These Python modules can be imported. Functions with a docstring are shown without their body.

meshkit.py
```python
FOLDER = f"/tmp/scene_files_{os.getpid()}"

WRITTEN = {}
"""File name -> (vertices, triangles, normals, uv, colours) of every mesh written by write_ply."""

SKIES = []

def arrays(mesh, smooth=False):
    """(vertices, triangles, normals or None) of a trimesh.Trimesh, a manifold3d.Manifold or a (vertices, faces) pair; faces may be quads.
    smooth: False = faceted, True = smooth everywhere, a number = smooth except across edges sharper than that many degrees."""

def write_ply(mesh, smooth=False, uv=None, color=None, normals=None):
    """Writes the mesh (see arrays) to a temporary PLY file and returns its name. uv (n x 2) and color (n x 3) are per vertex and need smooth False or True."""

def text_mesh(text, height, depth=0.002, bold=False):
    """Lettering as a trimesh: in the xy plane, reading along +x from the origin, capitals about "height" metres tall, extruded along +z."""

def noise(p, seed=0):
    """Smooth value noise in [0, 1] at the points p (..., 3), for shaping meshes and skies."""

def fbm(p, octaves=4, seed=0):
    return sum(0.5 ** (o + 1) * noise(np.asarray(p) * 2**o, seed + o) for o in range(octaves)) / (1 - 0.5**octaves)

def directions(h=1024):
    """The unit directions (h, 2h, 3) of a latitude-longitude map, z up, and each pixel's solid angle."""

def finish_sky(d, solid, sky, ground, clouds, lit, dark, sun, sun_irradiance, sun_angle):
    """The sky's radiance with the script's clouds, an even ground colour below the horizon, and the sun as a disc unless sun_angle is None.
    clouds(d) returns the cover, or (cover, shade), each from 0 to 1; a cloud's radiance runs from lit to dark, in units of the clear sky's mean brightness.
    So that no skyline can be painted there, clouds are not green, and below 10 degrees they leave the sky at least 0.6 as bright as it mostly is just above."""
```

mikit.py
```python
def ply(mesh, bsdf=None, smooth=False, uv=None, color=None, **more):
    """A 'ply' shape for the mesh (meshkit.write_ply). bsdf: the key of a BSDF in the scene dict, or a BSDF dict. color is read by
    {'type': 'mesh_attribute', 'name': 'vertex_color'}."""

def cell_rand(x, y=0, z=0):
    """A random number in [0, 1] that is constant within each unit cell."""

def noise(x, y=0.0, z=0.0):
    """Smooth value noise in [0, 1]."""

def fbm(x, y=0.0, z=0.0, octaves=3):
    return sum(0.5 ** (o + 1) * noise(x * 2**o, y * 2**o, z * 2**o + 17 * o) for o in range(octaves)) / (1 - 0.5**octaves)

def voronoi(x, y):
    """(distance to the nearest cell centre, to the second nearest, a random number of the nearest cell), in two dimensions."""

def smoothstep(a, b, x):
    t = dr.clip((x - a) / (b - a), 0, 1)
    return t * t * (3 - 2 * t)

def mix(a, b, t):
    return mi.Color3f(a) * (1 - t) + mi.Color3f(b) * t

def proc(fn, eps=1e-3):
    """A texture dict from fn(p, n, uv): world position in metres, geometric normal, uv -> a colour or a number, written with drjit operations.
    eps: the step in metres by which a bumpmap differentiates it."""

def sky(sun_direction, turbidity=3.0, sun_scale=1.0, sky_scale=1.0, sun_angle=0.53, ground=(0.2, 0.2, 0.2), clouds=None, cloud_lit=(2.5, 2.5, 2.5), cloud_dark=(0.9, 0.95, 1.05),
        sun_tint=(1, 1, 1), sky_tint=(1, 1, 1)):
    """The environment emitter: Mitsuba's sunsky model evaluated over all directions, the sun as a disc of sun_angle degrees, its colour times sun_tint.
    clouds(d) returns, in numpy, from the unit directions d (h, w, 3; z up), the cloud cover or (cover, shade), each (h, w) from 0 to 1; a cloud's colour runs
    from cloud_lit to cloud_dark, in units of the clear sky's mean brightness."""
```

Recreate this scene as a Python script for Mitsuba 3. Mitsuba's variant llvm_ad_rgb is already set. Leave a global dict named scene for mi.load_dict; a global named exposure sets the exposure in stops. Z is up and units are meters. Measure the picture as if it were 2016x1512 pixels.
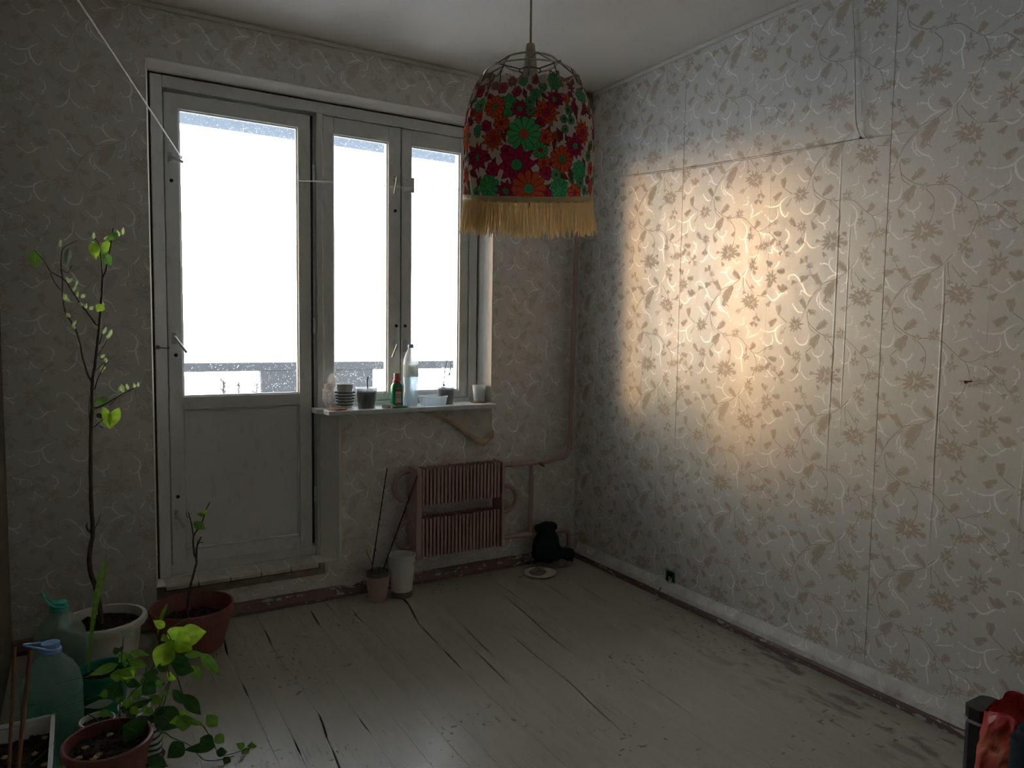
import math, random
import numpy as np, trimesh, drjit as dr, mitsuba as mi, mikit, meshkit
import manifold3d as m3
from shapely.geometry import Polygon, box as sbox, LineString
from shapely.ops import unary_union
from mikit import proc, noise, fbm, smoothstep, mix, cell_rand
T = mi.ScalarTransform4f
random.seed(7); RNG = np.random.RandomState(11)
scene, labels = {}, {}

# ---------------------------------------------------------------- camera, sky, sun, exposure
F_PX, YAW, PITCH, ROLL = 1420.3, 0.540496, -0.072303, 0.014293
EYE = np.array([-2.4867, -3.4058, 1.3129])
FWD = np.array([math.sin(YAW)*math.cos(PITCH), math.cos(YAW)*math.cos(PITCH), math.sin(PITCH)])
_r = np.array([math.cos(YAW), -math.sin(YAW), 0]); _u = np.cross(_r, FWD)
RIGHT, UP = math.cos(ROLL)*_r+math.sin(ROLL)*_u, -math.sin(ROLL)*_r+math.cos(ROLL)*_u
scene['camera'] = {'type': 'perspective', 'fov_axis': 'x', 'fov': math.degrees(2*math.atan(1008/F_PX)), 'near_clip': .02, 'far_clip': 2000.,
                   'to_world': T().look_at(origin=EYE.tolist(), target=(EYE+FWD).tolist(), up=UP.tolist())}
SUN = (-.799, .601, .115)
def haze(d):
    return np.full(d.shape[:2], .86), .45+.25*(meshkit.fbm(d*3.0, 3)-.5)
scene['sky'] = mikit.sky(SUN, turbidity=6.0, sun_scale=.0165, sky_scale=1.0, sun_angle=9.0, ground=(.7, .71, .74), clouds=haze, cloud_lit=(1.40, 1.42, 1.46), cloud_dark=(.86, .90, .97), sun_tint=(1.0, .98, 1.06), sky_tint=(.90, .97, 1.08))
exposure = 7.05

def at(x, y, axis, value):
    """the point where the sight line of a pixel of the photograph meets the plane axis = value"""
    d = FWD+RIGHT*(x-1008)/F_PX-UP*(y-756)/F_PX
    return EYE+d*((value-EYE[axis])/d[axis])
def depth_px(p): return F_PX/float((np.asarray(p)-EYE) @ FWD)        # pixels per metre at a point

# ---------------------------------------------------------------- mesh helpers
def box(x0, x1, y0, y1, z0, z1, c=.002):
    x0, x1 = sorted((x0, x1)); y0, y1 = sorted((y0, y1)); z0, z1 = sorted((z0, z1))
    c = min(c, .3*min(x1-x0, y1-y0, z1-z0))
    if c <= 0: return trimesh.creation.box(bounds=[[x0, y0, z0], [x1, y1, z1]])
    P = []
    for X, sx in ((x0, 1), (x1, -1)):
        for Y, sy in ((y0, 1), (y1, -1)):
            for Z, sz in ((z0, 1), (z1, -1)):
                P += [(X+sx*c, Y+sy*c, Z), (X+sx*c, Y, Z+sz*c), (X, Y+sy*c, Z+sz*c)]
    return trimesh.convex.convex_hull(np.array(P))
def cat(*ms): return trimesh.util.concatenate([m for a in ms for m in (a if isinstance(a, list) else [a])])
def tube(points, radii, sides=8, caps=True):
    p = np.asarray(points, float); n = len(p); r = np.broadcast_to(np.asarray(radii, float), (n,))
    t = np.gradient(p, axis=0); t /= np.linalg.norm(t, axis=1, keepdims=True)+1e-12
    a = np.cross(t[0], [0, 0, 1.] if abs(t[0][2]) < .9 else [1., 0, 0]); a /= np.linalg.norm(a); A = [a]
    for i in range(1, n):
        a = a-t[i]*(a @ t[i]); a /= np.linalg.norm(a)+1e-12; A.append(a)
    A = np.array(A); B = np.cross(t, A); g = np.arange(sides)*2*np.pi/sides
    v = p[:, None]+r[:, None, None]*(np.cos(g)[None, :, None]*A[:, None]+np.sin(g)[None, :, None]*B[:, None])
    i, j = np.meshgrid(np.arange(n-1), np.arange(sides), indexing='ij')
    q = np.stack([i*sides+j, i*sides+(j+1) % sides, (i+1)*sides+(j+1) % sides, (i+1)*sides+j], -1).reshape(-1, 4)
    f = [q[:, [0, 1, 2]], q[:, [0, 2, 3]]]; v = v.reshape(-1, 3)
    if caps:
        v = np.vstack([v, p[:1], p[-1:]]); k = np.arange(sides); o = (n-1)*sides
        f += [np.stack([(k+1) % sides, k, k*0+n*sides], 1), np.stack([o+k, o+(k+1) % sides, k*0+n*sides+1], 1)]
    return trimesh.Trimesh(v, np.vstack(f), process=False)
def lathe(profile, n=40, loc=(0, 0, 0), wob=None):
    """profile: (r, z) pairs from the bottom outside to wherever it ends"""
    pr = np.asarray(profile, float); g = np.arange(n)*2*np.pi/n; k = len(pr)
    R = pr[:, 0][:, None]*np.ones(n)[None]
    if wob is not None: R = R*wob(g[None], pr[:, 1][:, None])
    v = np.stack([R*np.cos(g), R*np.sin(g), pr[:, 1][:, None]+0*R], -1).reshape(-1, 3)+np.asarray(loc)
    i, j = np.meshgrid(np.arange(k-1), np.arange(n), indexing='ij')
    q = np.stack([i*n+j, i*n+(j+1) % n, (i+1)*n+(j+1) % n, (i+1)*n+j], -1).reshape(-1, 4)
    f = np.vstack([q[:, [0, 1, 2]], q[:, [0, 2, 3]]]); a = v[f]
    ok = np.linalg.norm(np.cross(a[:, 1]-a[:, 0], a[:, 2]-a[:, 0]), axis=1) > 1e-12
    return trimesh.Trimesh(v, f[ok], process=False)
def extrude(poly, h, plane='xy', off=0.0):
    """a shapely polygon extruded by h; plane 'xz': polygon x,z, grown along y from off; 'yz': along x"""
    gs = [g for g in getattr(poly, 'geoms', [poly]) if g.area > 1e-8]
    m = cat([trimesh.creation.extrude_polygon(g, h, engine='earcut') for g in gs]); v = np.array(m.vertices)
    if plane == 'xy': w = v+[0, 0, off]; fl = False
    elif plane == 'xz': w = np.stack([v[:, 0], off+v[:, 2], v[:, 1]], 1); fl = True
    else: w = np.stack([off+v[:, 2], v[:, 0], v[:, 1]], 1); fl = False
    f = np.array(m.faces)
    return trimesh.Trimesh(w, f[:, ::-1] if fl else f, process=False)
def grid_mesh(P, closed=False):
    P = np.asarray(P, float); a, b = P.shape[:2]; i, j = np.meshgrid(np.arange(a-1), np.arange(b if closed else b-1), indexing='ij')
    q = np.stack([i*b+j, i*b+(j+1) % b, (i+1)*b+(j+1) % b, (i+1)*b+j], -1).reshape(-1, 4)
    return trimesh.Trimesh(P.reshape(-1, 3), np.vstack([q[:, [0, 1, 2]], q[:, [0, 2, 3]]]), process=False)
def blob(spheres, edge=.012, amp=.004, freq=40, seed=0, groups=None):
    """one skin over chains of spheres (x, y, z, r)"""
    out = None; gs = groups or [range(len(spheres))]
    for g in gs:
        h = m3.Manifold.batch_hull([m3.Manifold.sphere(spheres[i][3], 16).translate(spheres[i][:3]) for i in g])
        out = h if out is None else out+h
    out = out.refine_to_length(edge); me = out.to_mesh(); t = trimesh.Trimesh(me.vert_properties[:, :3], me.tri_verts)
    trimesh.smoothing.filter_taubin(t, iterations=12); v = np.array(t.vertices)
    v += t.vertex_normals*((meshkit.fbm(v*freq, 3, seed)-.5)*2*amp)[:, None]
    return trimesh.Trimesh(v, t.faces, process=False)
def clods(n, place, rmin, rmax, seed=0):
    r = np.random.RandomState(seed); ico = trimesh.creation.icosphere(1); ms = []
    for _ in range(n):
        c = place(r); s = r.uniform(rmin, rmax); v = ico.vertices*(s*r.uniform(.6, 1.3, 3))*(1+.35*(r.rand(len(ico.vertices), 1)-.5))+c
        ms.append(trimesh.Trimesh(v, ico.faces, process=False))
    return cat(ms)
def cat_line(pts, n=6): return cat_rom3(pts, n)
def cat_rom3(pts, n=6):
    p = np.asarray(pts, float); p = np.vstack([2*p[0]-p[1], p, 2*p[-1]-p[-2]]); out = []
    for i in range(1, len(p)-2):
        a, b, c, d = p[i-1:i+3]
        for t in np.linspace(0, 1, n, endpoint=False): out.append(.5*(2*b+(c-a)*t+(2*a-5*b+4*c-d)*t*t+(3*b-a-3*c+d)*t**3))
    return np.array(out+[p[-2]])

# ---------------------------------------------------------------- scene entries
def key_of(name):
    if name not in TAKEN: TAKEN.add(name); return name
    k = 1
    while f'{name}_{k:03d}' in TAKEN: k += 1
    TAKEN.add(f'{name}_{k:03d}'); return f'{name}_{k:03d}'
TAKEN = set()
def thing(name, label, category, group=None):
    k = key_of(name); labels[k] = {'label': label, 'category': category}
    if group: labels[k]['group'] = group
    return k
def put(parent, name, mesh, bsdf, smooth=35, label=None, kind=None, **more):
    k = key_of(f'{parent}__{name}' if parent else name)
    scene[k] = mikit.ply(mesh, 'material_'+bsdf, smooth=smooth, **more)
    if label: labels.setdefault(k, {})['label'] = label
    if kind: labels.setdefault(k, {})['kind'] = kind
    return k
def one(name, mesh, bsdf, label, category, group=None, smooth=35, **more):
    k = key_of(name); scene[k] = mikit.ply(mesh, 'material_'+bsdf, smooth=smooth, **more); labels[k] = {'label': label, 'category': category}
    if group: labels[k]['group'] = group
    return k
def structure(name, mesh, bsdf, label=None, smooth=False):
    k = key_of(name); scene[k] = mikit.ply(mesh, 'material_'+bsdf, smooth=smooth); labels[k] = {'kind': 'structure'}
    if label: labels[k]['label'] = label
    return k
def rgb(c): return {'type': 'rgb', 'value': list(map(float, c))}
def mat(name, color, rough=.5, spec=.5, two=True, **more):
    d = {'type': 'principled', 'base_color': color if isinstance(color, dict) else rgb(color), 'roughness': rough, 'specular': spec, **more}
    scene['material_'+name] = {'type': 'twosided', 'b': d} if two else d
    return name
def thin(name, color, rough=.5, diff=1.0, spec_trans=0.0, eta=1.4):
    scene['material_'+name] = {'type': 'principledthin', 'base_color': color if isinstance(color, dict) else rgb(color), 'roughness': rough, 'diff_trans': diff, 'spec_trans': spec_trans, 'eta': eta}
    return name
# ---------------------------------------------------------------- wallpaper print: strokes in a repeating tile
def cat_rom(pts, n=6):
    p = np.asarray(pts, float); p = np.vstack([2*p[0]-p[1], p, 2*p[-1]-p[-2]]); out = []
    for i in range(1, len(p)-2):
        for t in np.linspace(0, 1, n, endpoint=False):
            a, b, c, d = p[i-1:i+3]
            out.append(.5*(2*b+(c-a)*t+(2*a-5*b+4*c-d)*t*t+(3*b-a-3*c+d)*t**3))
    return np.array(out+[p[-2]])
def wallpaper_strokes():
    rng = np.random.RandomState(5); white, tan = [], []
    def C(q):                                   # traced points -> millimetres on the wall
        h = at(1440+q[0]/5.04, 300+q[1]/5.04, 0, 0.0); return np.array([(-h[1]-1.335)*1000, h[2]*1000])
    def stroke(L, a, b, ra, rb, c): L.append((a[0], a[1], b[0], b[1], ra, rb, c))
    def stem(pts, r0=1.5, r1=1.1, c=1):
        s = cat_rom([C(q) for q in pts], 3); k = len(s)-1
        for i in range(k): stroke(tan, s[i], s[i+1], r0+(r1-r0)*i/k, r0+(r1-r0)*(i+1)/k, c)
    def scroll(pts, r=2.0, barbs=3):
        s = cat_rom([C(q) for q in pts], 3); k = len(s)-1; w = r*np.sin(np.pi*np.clip(np.linspace(.06, 1.0, k+1), 0, .93))
        for i in range(k): stroke(white, s[i], s[i+1], max(w[i], .5), max(w[i+1], .5), 2)
        for e, (i0, st) in enumerate(((k, -1), )):
            for j in range(barbs):
                i = k-j*2
                if i < 1: break
                d = s[i]-s[i-1]; d = d/np.linalg.norm(d); n = np.array([-d[1], d[0]])
                for sg in (1, -1):
                    L_ = (9.5-1.5*j)*rng.uniform(.7, 1.2); a = s[i]; b = a+d*L_*.6+n*sg*L_*.55
                    stroke(white, a, b, 2.0, .5, 2)
    def leaf(b, t, w, c=0):
        b, t = C(b), C(t); d = t-b; L_ = np.linalg.norm(d); d = d/L_; n = np.array([-d[1], d[0]]); w = w*.40
        stroke(tan, b+d*L_*.15, t, w*.30, .6, c)
        for f in (.18, .38, .58, .76):
            for sg in (1, -1):
                g = np.sin(np.pi*(f*.8+.2))**.7*w*rng.uniform(.75, 1.1)
                stroke(tan, b+d*L_*f, b+d*(L_*f+g*.75)+n*sg*g*.62, w*.26, .7, c)
        stroke(tan, b+d*L_*.1, t-d*L_*.15, .5, .4, 1); stroke(tan, b+d*L_*.3+n*w*.2, b+d*L_*.7+n*w*.25, .8, .4, 3)
    def flower(q, r, n=11, c=0, squash=1.0, ang=0.0):
        o = C(q); r = r*.40; a0 = rng.uniform(0, 6)
        R2 = np.array([[np.cos(ang), -np.sin(ang)], [np.sin(ang), np.cos(ang)]])
        for k in range(n):
            a = a0+k*2*np.pi/n+rng.uniform(-.1, .1); d = R2 @ (np.array([np.cos(a), np.sin(a)])*[1, squash]); rr = r*rng.uniform(.8, 1.1)
            stroke(tan, o+d*r*.3, o+d*rr, r*.20, r*.06, c)
        for k in range(n):
            a = a0+(k+.5)*2*np.pi/n; d = R2 @ (np.array([np.cos(a), np.sin(a)])*[1, squash])
            stroke(tan, o+d*r*.25, o+d*r*.7, .5, .35, 1 if k % 2 else 3)
        for k in range(6):
            a = k*1.05+a0; d = np.array([np.cos(a), np.sin(a)]); stroke(tan, o+d*r*.05, o+d*r*.33, r*.10, r*.06, 3 if k % 2 else 0)
    for pts, r in (([(780,280),(725,288),(690,255),(668,222)],2.2), ([(575,430),(520,470),(470,525),(400,545),(345,530)],2.0), ([(500,470),(488,540),(505,610),(540,640),(562,605)],2.4),
                   ([(830,480),(820,550),(790,600),(740,612),(700,585),(690,560)],2.4), ([(850,650),(880,695),(930,700),(965,665),(972,640)],2.0), ([(890,695),(920,720),(930,755)],1.8),
                   ([(742,780),(735,860),(710,930),(660,985),(635,990)],2.4), ([(745,880),(770,920),(810,950),(862,930)],2.2), ([(530,880),(570,850),(572,800),(545,772)],1.8), ([(560,860),(550,895)],1.5),
                   ([(1170,510),(1230,560),(1252,630),(1228,700),(1180,730),(1150,700)],2.2), ([(1240,640),(1228,740),(1240,820),(1240,862)],2.0), ([(935,60),(945,150),(990,200),(1050,230),(1078,300)],2.0), ([(945,140),(935,190),(965,215)],1.8),
                   ([(1190,330),(1260,310),(1268,245)],1.5), ([(1290,460),(1330,400),(1310,330)],1.6), ([(1300,470),(1380,430),(1440,395)],1.6),
                   ([(1110,1200),(1030,1195),(980,1140),(975,1080),(1005,1050)],2.2), ([(980,1130),(940,1105),(895,1105)],1.8), ([(1100,1200),(1000,1225),(930,1280)],2.2),
                   ([(870,1380),(800,1425),(745,1400),(715,1330),(680,1270),(630,1215),(575,1225),(570,1250)],2.4), ([(740,1400),(700,1370),(690,1400)],1.8), ([(880,1380),(850,1450),(860,1500)],2.2),
                   ([(1300,1090),(1320,1160),(1370,1205),(1430,1190),(1445,1160)],2.0), ([(1360,1200),(1400,1240),(1415,1250)],1.8), ([(1160,1200),(1150,1280),(1110,1310)],1.8), ([(1130,1330),(1110,1380),(1090,1380)],1.8),
                   ([(1200,1330),(1250,1380),(1330,1340)],1.5), ([(1390,600),(1440,650),(1550,660)],1.8), ([(1490,660),(1480,690)],1.5), ([(1580,640),(1575,740),(1620,830),(1720,880)],2.0),
                   ([(1660,360),(1670,430),(1630,490),(1560,500),(1500,440)],1.8), ([(340,1395),(420,1470),(500,1400),(545,1395)],2.2), ([(470,1420),(450,1380)],1.6), ([(430,1150),(460,1120),(475,1090)],1.6), ([(360,990),(400,1000),(405,975)],1.6),
                   ([(1270,920),(1340,925),(1390,900),(1410,935)],1.6), ([(1070,950),(1100,1000),(1140,985)],1.8), ([(1210,1130),(1260,1060)],3.2), ([(1130,1190),(1210,1130)],2.6), ([(540,1390),(500,1350)],1.6)):
        scroll(pts, r*1.3, 4 if len(pts) > 3 else 2)
    for pts in ([(960,0),(870,100),(800,230),(755,355)], [(810,270),(825,370),(900,440),(1000,480),(1120,470),(1220,480),(1310,560),(1390,620),(1470,610),(1570,530)], [(820,370),(838,430),(890,470)],
                [(605,412),(545,370),(520,340)], [(560,520),(600,460)], [(1020,510),(1080,590),(1080,700),(1060,790)], [(1400,620),(1430,700),(1440,760)], [(1410,830),(1370,930)],
                [(1230,1090),(1150,1180),(1050,1255),(950,1285),(905,1310),(790,1440),(760,1512)], [(1200,1160),(1195,1240),(1215,1340)], [(1225,1190),(1290,1290),(1345,1350)], [(850,620),(790,690)], [(740,760),(690,850)], [(640,735),(690,735)],
                [(785,1180),(825,1250)], [(720,1250),(780,1215),(830,1260)], [(1380,1368),(1500,1386)], [(370,745),(410,700)], [(380,795),(450,870),(520,970),(565,1005)], [(1190,190),(1260,110)], [(1440,150),(1440,200),(1400,260)], [(700,1070),(750,1090),(785,1130)], [(1000,1500),(940,1440),(950,1380)], [(860,880),(920,885)]): stem(pts)
    for b, t, w in (((525,350),(520,258),62), ((500,400),(430,470),66), ((905,430),(1015,325),66), ((930,480),(850,610),90), ((1355,590),(1415,510),54), ((1300,570),(1295,625),26), ((1440,190),(1395,225),30), ((1440,190),(1485,235),30), ((1400,260),(1365,300),40), ((1410,270),(1450,295),34),
                    ((800,235),(745,150),58), ((820,250),(890,275),52), ((1150,1180),(1060,1090),60), ((870,1300),(830,1205),60), ((900,1310),(850,1270),50), ((1050,1265),(940,1420),110), ((640,735),(585,655),54), ((800,690),(838,760),46), ((690,850),(665,905),46), ((690,850),(715,905),40),
                    ((730,1085),(690,1080),44), ((745,1095),(745,1030),40), ((760,1240),(690,1260),60), ((650,1290),(605,1290),46), ((1440,1365),(1500,1330),46), ((420,800),(500,815),56), ((440,850),(385,920),50), ((500,990),(480,1010),34), ((520,970),(565,920),44), ((350,1080),(400,1125),56),
                    ((455,1180),(535,1180),52), ((460,1320),(515,1375),50), ((1100,800),(1140,810),34), ((1090,890),(1155,905),40), ((880,880),(840,880),30), ((1330,1060),(1390,1050),34), ((1330,1080),(1360,1120),34), ((1230,1340),(1190,1340),34), ((1340,1280),(1300,1270),34), ((950,1400),(930,1490),50),
                    ((1080,640),(1050,690),36), ((910,990),(930,1030),34), ((420,40),(430,90),40), ((560,40),(590,90),56), ((1390,800),(1370,815),36), ((1000,100),(1005,145),26), ((1560,1440),(1520,1490),44)): leaf(b, t, w)
    for q, r, n, sq, an in (((690,420),88,11,.9,.3), ((1000,882),112,15,.9,0), ((1150,430),62,8,.9,.4), ((1010,485),44,7,.9,0), ((1292,690),56,6,1,0), ((1472,795),78,10,.65,.2), ((1320,1010),72,7,.7,1.0), ((700,735),64,9,1,0), ((780,1125),46,7,.9,0), ((1275,1430),105,13,.75,0),
                            ((445,690),42,7,.8,0), ((470,900),42,7,.9,0), ((560,1012),42,7,.8,.6), ((402,1250),80,9,1,0), ((1190,170),40,7,.9,0), ((560,528),26,6,.9,0), ((1390,50),90,11,.8,.3), ((640,1285),30,6,.9,0), ((880,280),24,5,.8,0)): flower(q, r, n, 0, sq, an)
    return white+tan
def stroke_table(prims, W, H, nx, ny, K):
    P = np.array(prims, float); cell = [[] for _ in range(nx*ny)]; cw, ch = W/nx, H/ny
    for i, (ax, ay, bx, by, ra, rb, c) in enumerate(P):
        m = max(ra, rb)+.6
        for j in range(int(np.floor((min(ay, by)-m)/ch)), int(np.floor((max(ay, by)+m)/ch))+1):
            for k in range(int(np.floor((min(ax, bx)-m)/cw)), int(np.floor((max(ax, bx)+m)/cw))+1):
                x, y = (k+.5)*cw, (j+.5)*ch; d = np.array([bx-ax, by-ay]); t = np.clip(((x-ax)*d[0]+(y-ay)*d[1])/max(d @ d, 1e-9), 0, 1)
                if np.hypot(x-ax-d[0]*t, y-ay-d[1]*t) < m+.5*np.hypot(cw, ch):
                    cell[(j % ny)*nx+k % nx].append(i)
    E = np.zeros((nx*ny, K, 7)); E[..., 4:6] = -9; E[..., 2] = 1
    for n, L in enumerate(cell):
        E[n, :min(len(L), K)] = P[L[-K:]]
    return E, max(map(len, cell))
# ---------------------------------------------------------------- materials
TILE_W, TILE_H, NC, KC = 515.0, 517.0, 48, 14
_tab, _ = stroke_table(wallpaper_strokes(), TILE_W, TILE_H, NC, NC, KC)
_wp = [mi.Float(np.ascontiguousarray(_tab[..., c].ravel(), dtype=np.float32)) for c in range(7)]
for c in _wp: dr.eval(c)
def strokes_at(tab, u, v, W, H, nx, ny, K, palette, base, soft=.9):
    um, vm = u-dr.floor(u/W)*W, v-dr.floor(v/H)*H
    cell = (mi.UInt32(dr.clip(vm*(ny/H), 0, ny-1))*nx+mi.UInt32(dr.clip(um*(nx/W), 0, nx-1)))*K
    col, top = mi.Color3f(base), mi.Float(-1)
    for k in range(K):
        ax, ay, bx, by, ra, rb, ci = (dr.gather(mi.Float, c, cell+k) for c in tab)
        bx -= ax; by -= ay; dx, dy = um-ax, vm-ay
        dx -= dr.round((dx-bx*.5)/W)*W; dy -= dr.round((dy-by*.5)/H)*H
        t = dr.clip((dx*bx+dy*by)/(bx*bx+by*by+1e-9), 0, 1)
        d = dr.sqrt(dr.square(dx-bx*t)+dr.square(dy-by*t))-(ra+(rb-ra)*t)
        m = dr.clip(.5-d/soft, 0, 1); c = mi.Color3f(palette[0])
        for j in range(1, len(palette)): c = dr.select(ci > j-.5, mi.Color3f(palette[j]), c)
        col = col*(1-m)+c*m; top = dr.select(m > .5, ci, top)
    return col, top
def paper_uv(p, n):
    s = -p.y
    off = dr.select(s < 1.85, .82, dr.select(s < 2.205, 1.685, 2.205))+.515
    return dr.select(dr.abs(n.x) > .5, s-off, p.x+.1)*1000, (p.z+.0)*1000
PAPER = [(.47, .415, .345), (.385, .335, .27), (.90, .91, .89), (.66, .63, .57)]
def paper_color(p, n, uv):
    u, v = paper_uv(p, n)
    weave = .94+.07*noise(u*.9, v*.22)+.05*noise(u*.25, v*.9)
    dirt = fbm(p.x*2.1+p.y*2.1, p.z*2.1, 3.0)
    c, top = strokes_at(_wp, u, v, TILE_W, TILE_H, NC, NC, KC, PAPER, (.635, .635, .61))
    faded = dr.select((dr.abs(n.y) > .5) & (dr.abs(top-2) > .5), .35+.25*fbm(p.x*3, p.z*3, 8.0), 0.0)
    c = mix(c, (.60, .59, .56), faded)
    return c*weave*(.86+.22*dirt)
def paper_rough(p, n, uv):
    u, v = paper_uv(p, n)
    c, top = strokes_at(_wp, u, v, TILE_W, TILE_H, NC, NC, KC, PAPER, (.5, .5, .5))
    return dr.select((top > 1.5) & (top < 2.5), (.26), dr.select(top > -.5, .52, .40))+.06*noise(u*.05, v*.01)
scene['material_wallpaper'] = {'type': 'twosided', 'b': {'type': 'principled', 'base_color': proc(paper_color), 'roughness': proc(paper_rough), 'specular': .95, 'metallic': .14}}
def old_white(p, n, uv):
    g = fbm(p.x*9, p.y*9, p.z*2.5); s = smoothstep(.62, .75, fbm(p.x*35, p.y*35, p.z*12))
    return mix((.57, .59, .585), (.66, .68, .675), g)*(1-.10*s)
mat('old_white_paint', proc(old_white), .42, .5)
def plaster(p, n, uv):
    return mi.Color3f(.72, .71, .68)*(.88+.2*fbm(p.x*3, p.y*3, p.z*3))
mat('plaster_paint', proc(plaster), .6, .3)
def ceiling_color(p, n, uv):
    g = fbm(p.x*1.5, p.y*1.5, 2.0); s = fbm(p.x*14, p.y*5, 1.0)
    stain = smoothstep(.55, .9, fbm(p.x*2.2+5, p.y*2.2, 7.0))
    return mi.Color3f(.66, .645, .60)*(.86+.2*g+.06*s)*(1-.18*stain)
mat('ceiling_paint', proc(ceiling_color), .7, .25)
def floor_color(p, n, uv):
    x, y = p.x, p.y
    g = fbm(x*1.7, y*1.2, 4.0); s = fbm(x*60, y*5, 1.0); fine = noise(x*260, y*25)
    scratch = smoothstep(.84, .90, noise(x*210, y*8))*smoothstep(.50, .7, fbm(x*5, y*4, 9.0))
    c = mix((.315, .30, .245), (.40, .385, .32), g)*(.93+.1*s)*(.97+.05*fine)*(1-.28*scratch)
    near = smoothstep(-.50, -.08, x)*smoothstep(-.8, -1.5, y)
    scuff = smoothstep(.50, .70, fbm(x*34, y*14, 2.0)*.6+.4*fbm(x*7, y*4, 6.0))*near
    c = mix(c, (.10, .10, .095), .8*scuff)
    spot = smoothstep(.86, .92, noise(x*70, y*60, 3))*smoothstep(.55, .72, fbm(x*3, y*3, 12.0))
    return mix(c, (.10, .08, .05), .7*spot)
def floor_rough(p, n, uv): return .20+.18*fbm(p.x*6, p.y*3, 1.0)+.1*noise(p.x*90, p.y*8)
scene['material_floor_paint'] = {'type': 'twosided', 'b': {'type': 'principled', 'base_color': proc(floor_color), 'roughness': proc(floor_rough), 'specular': .5}}
mat('dark_gap', (.012, .011, .01), .9, .1)
def maroon(p, n, uv):
    chip = smoothstep(.60, .66, fbm((p.x+p.y)*55, p.z*120, 3.0)*.6+.4*noise((p.x+p.y)*9, p.z*90, 2.0))
    return mix(mi.Color3f(.16, .105, .10)*(.7+.6*fbm(p.x*12+p.y*12, p.z*30)), (.50, .46, .42), chip*.7)
mat('maroon_paint', proc(maroon), .45)
def overlap_paper(p, n, uv):
    c, top = strokes_at(_wp, -p.y*1000, p.z*1000+180, TILE_W, TILE_H, NC, NC, KC, PAPER, (.60, .58, .54))
    return mix(c, (.62, .61, .58), .35+.5*fbm(p.y*14, p.z*20, 1.0))*(.75+.35*fbm(p.y*30, p.z*30, 5.0))
mat('overlap_paper', proc(overlap_paper), .45)
def rad_color(p, n, uv): return mi.Color3f(.43, .29, .28)*(.88+.2*fbm(p.x*14, p.y*14, p.z*10))
mat('radiator_paint', proc(rad_color), .4)
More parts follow.
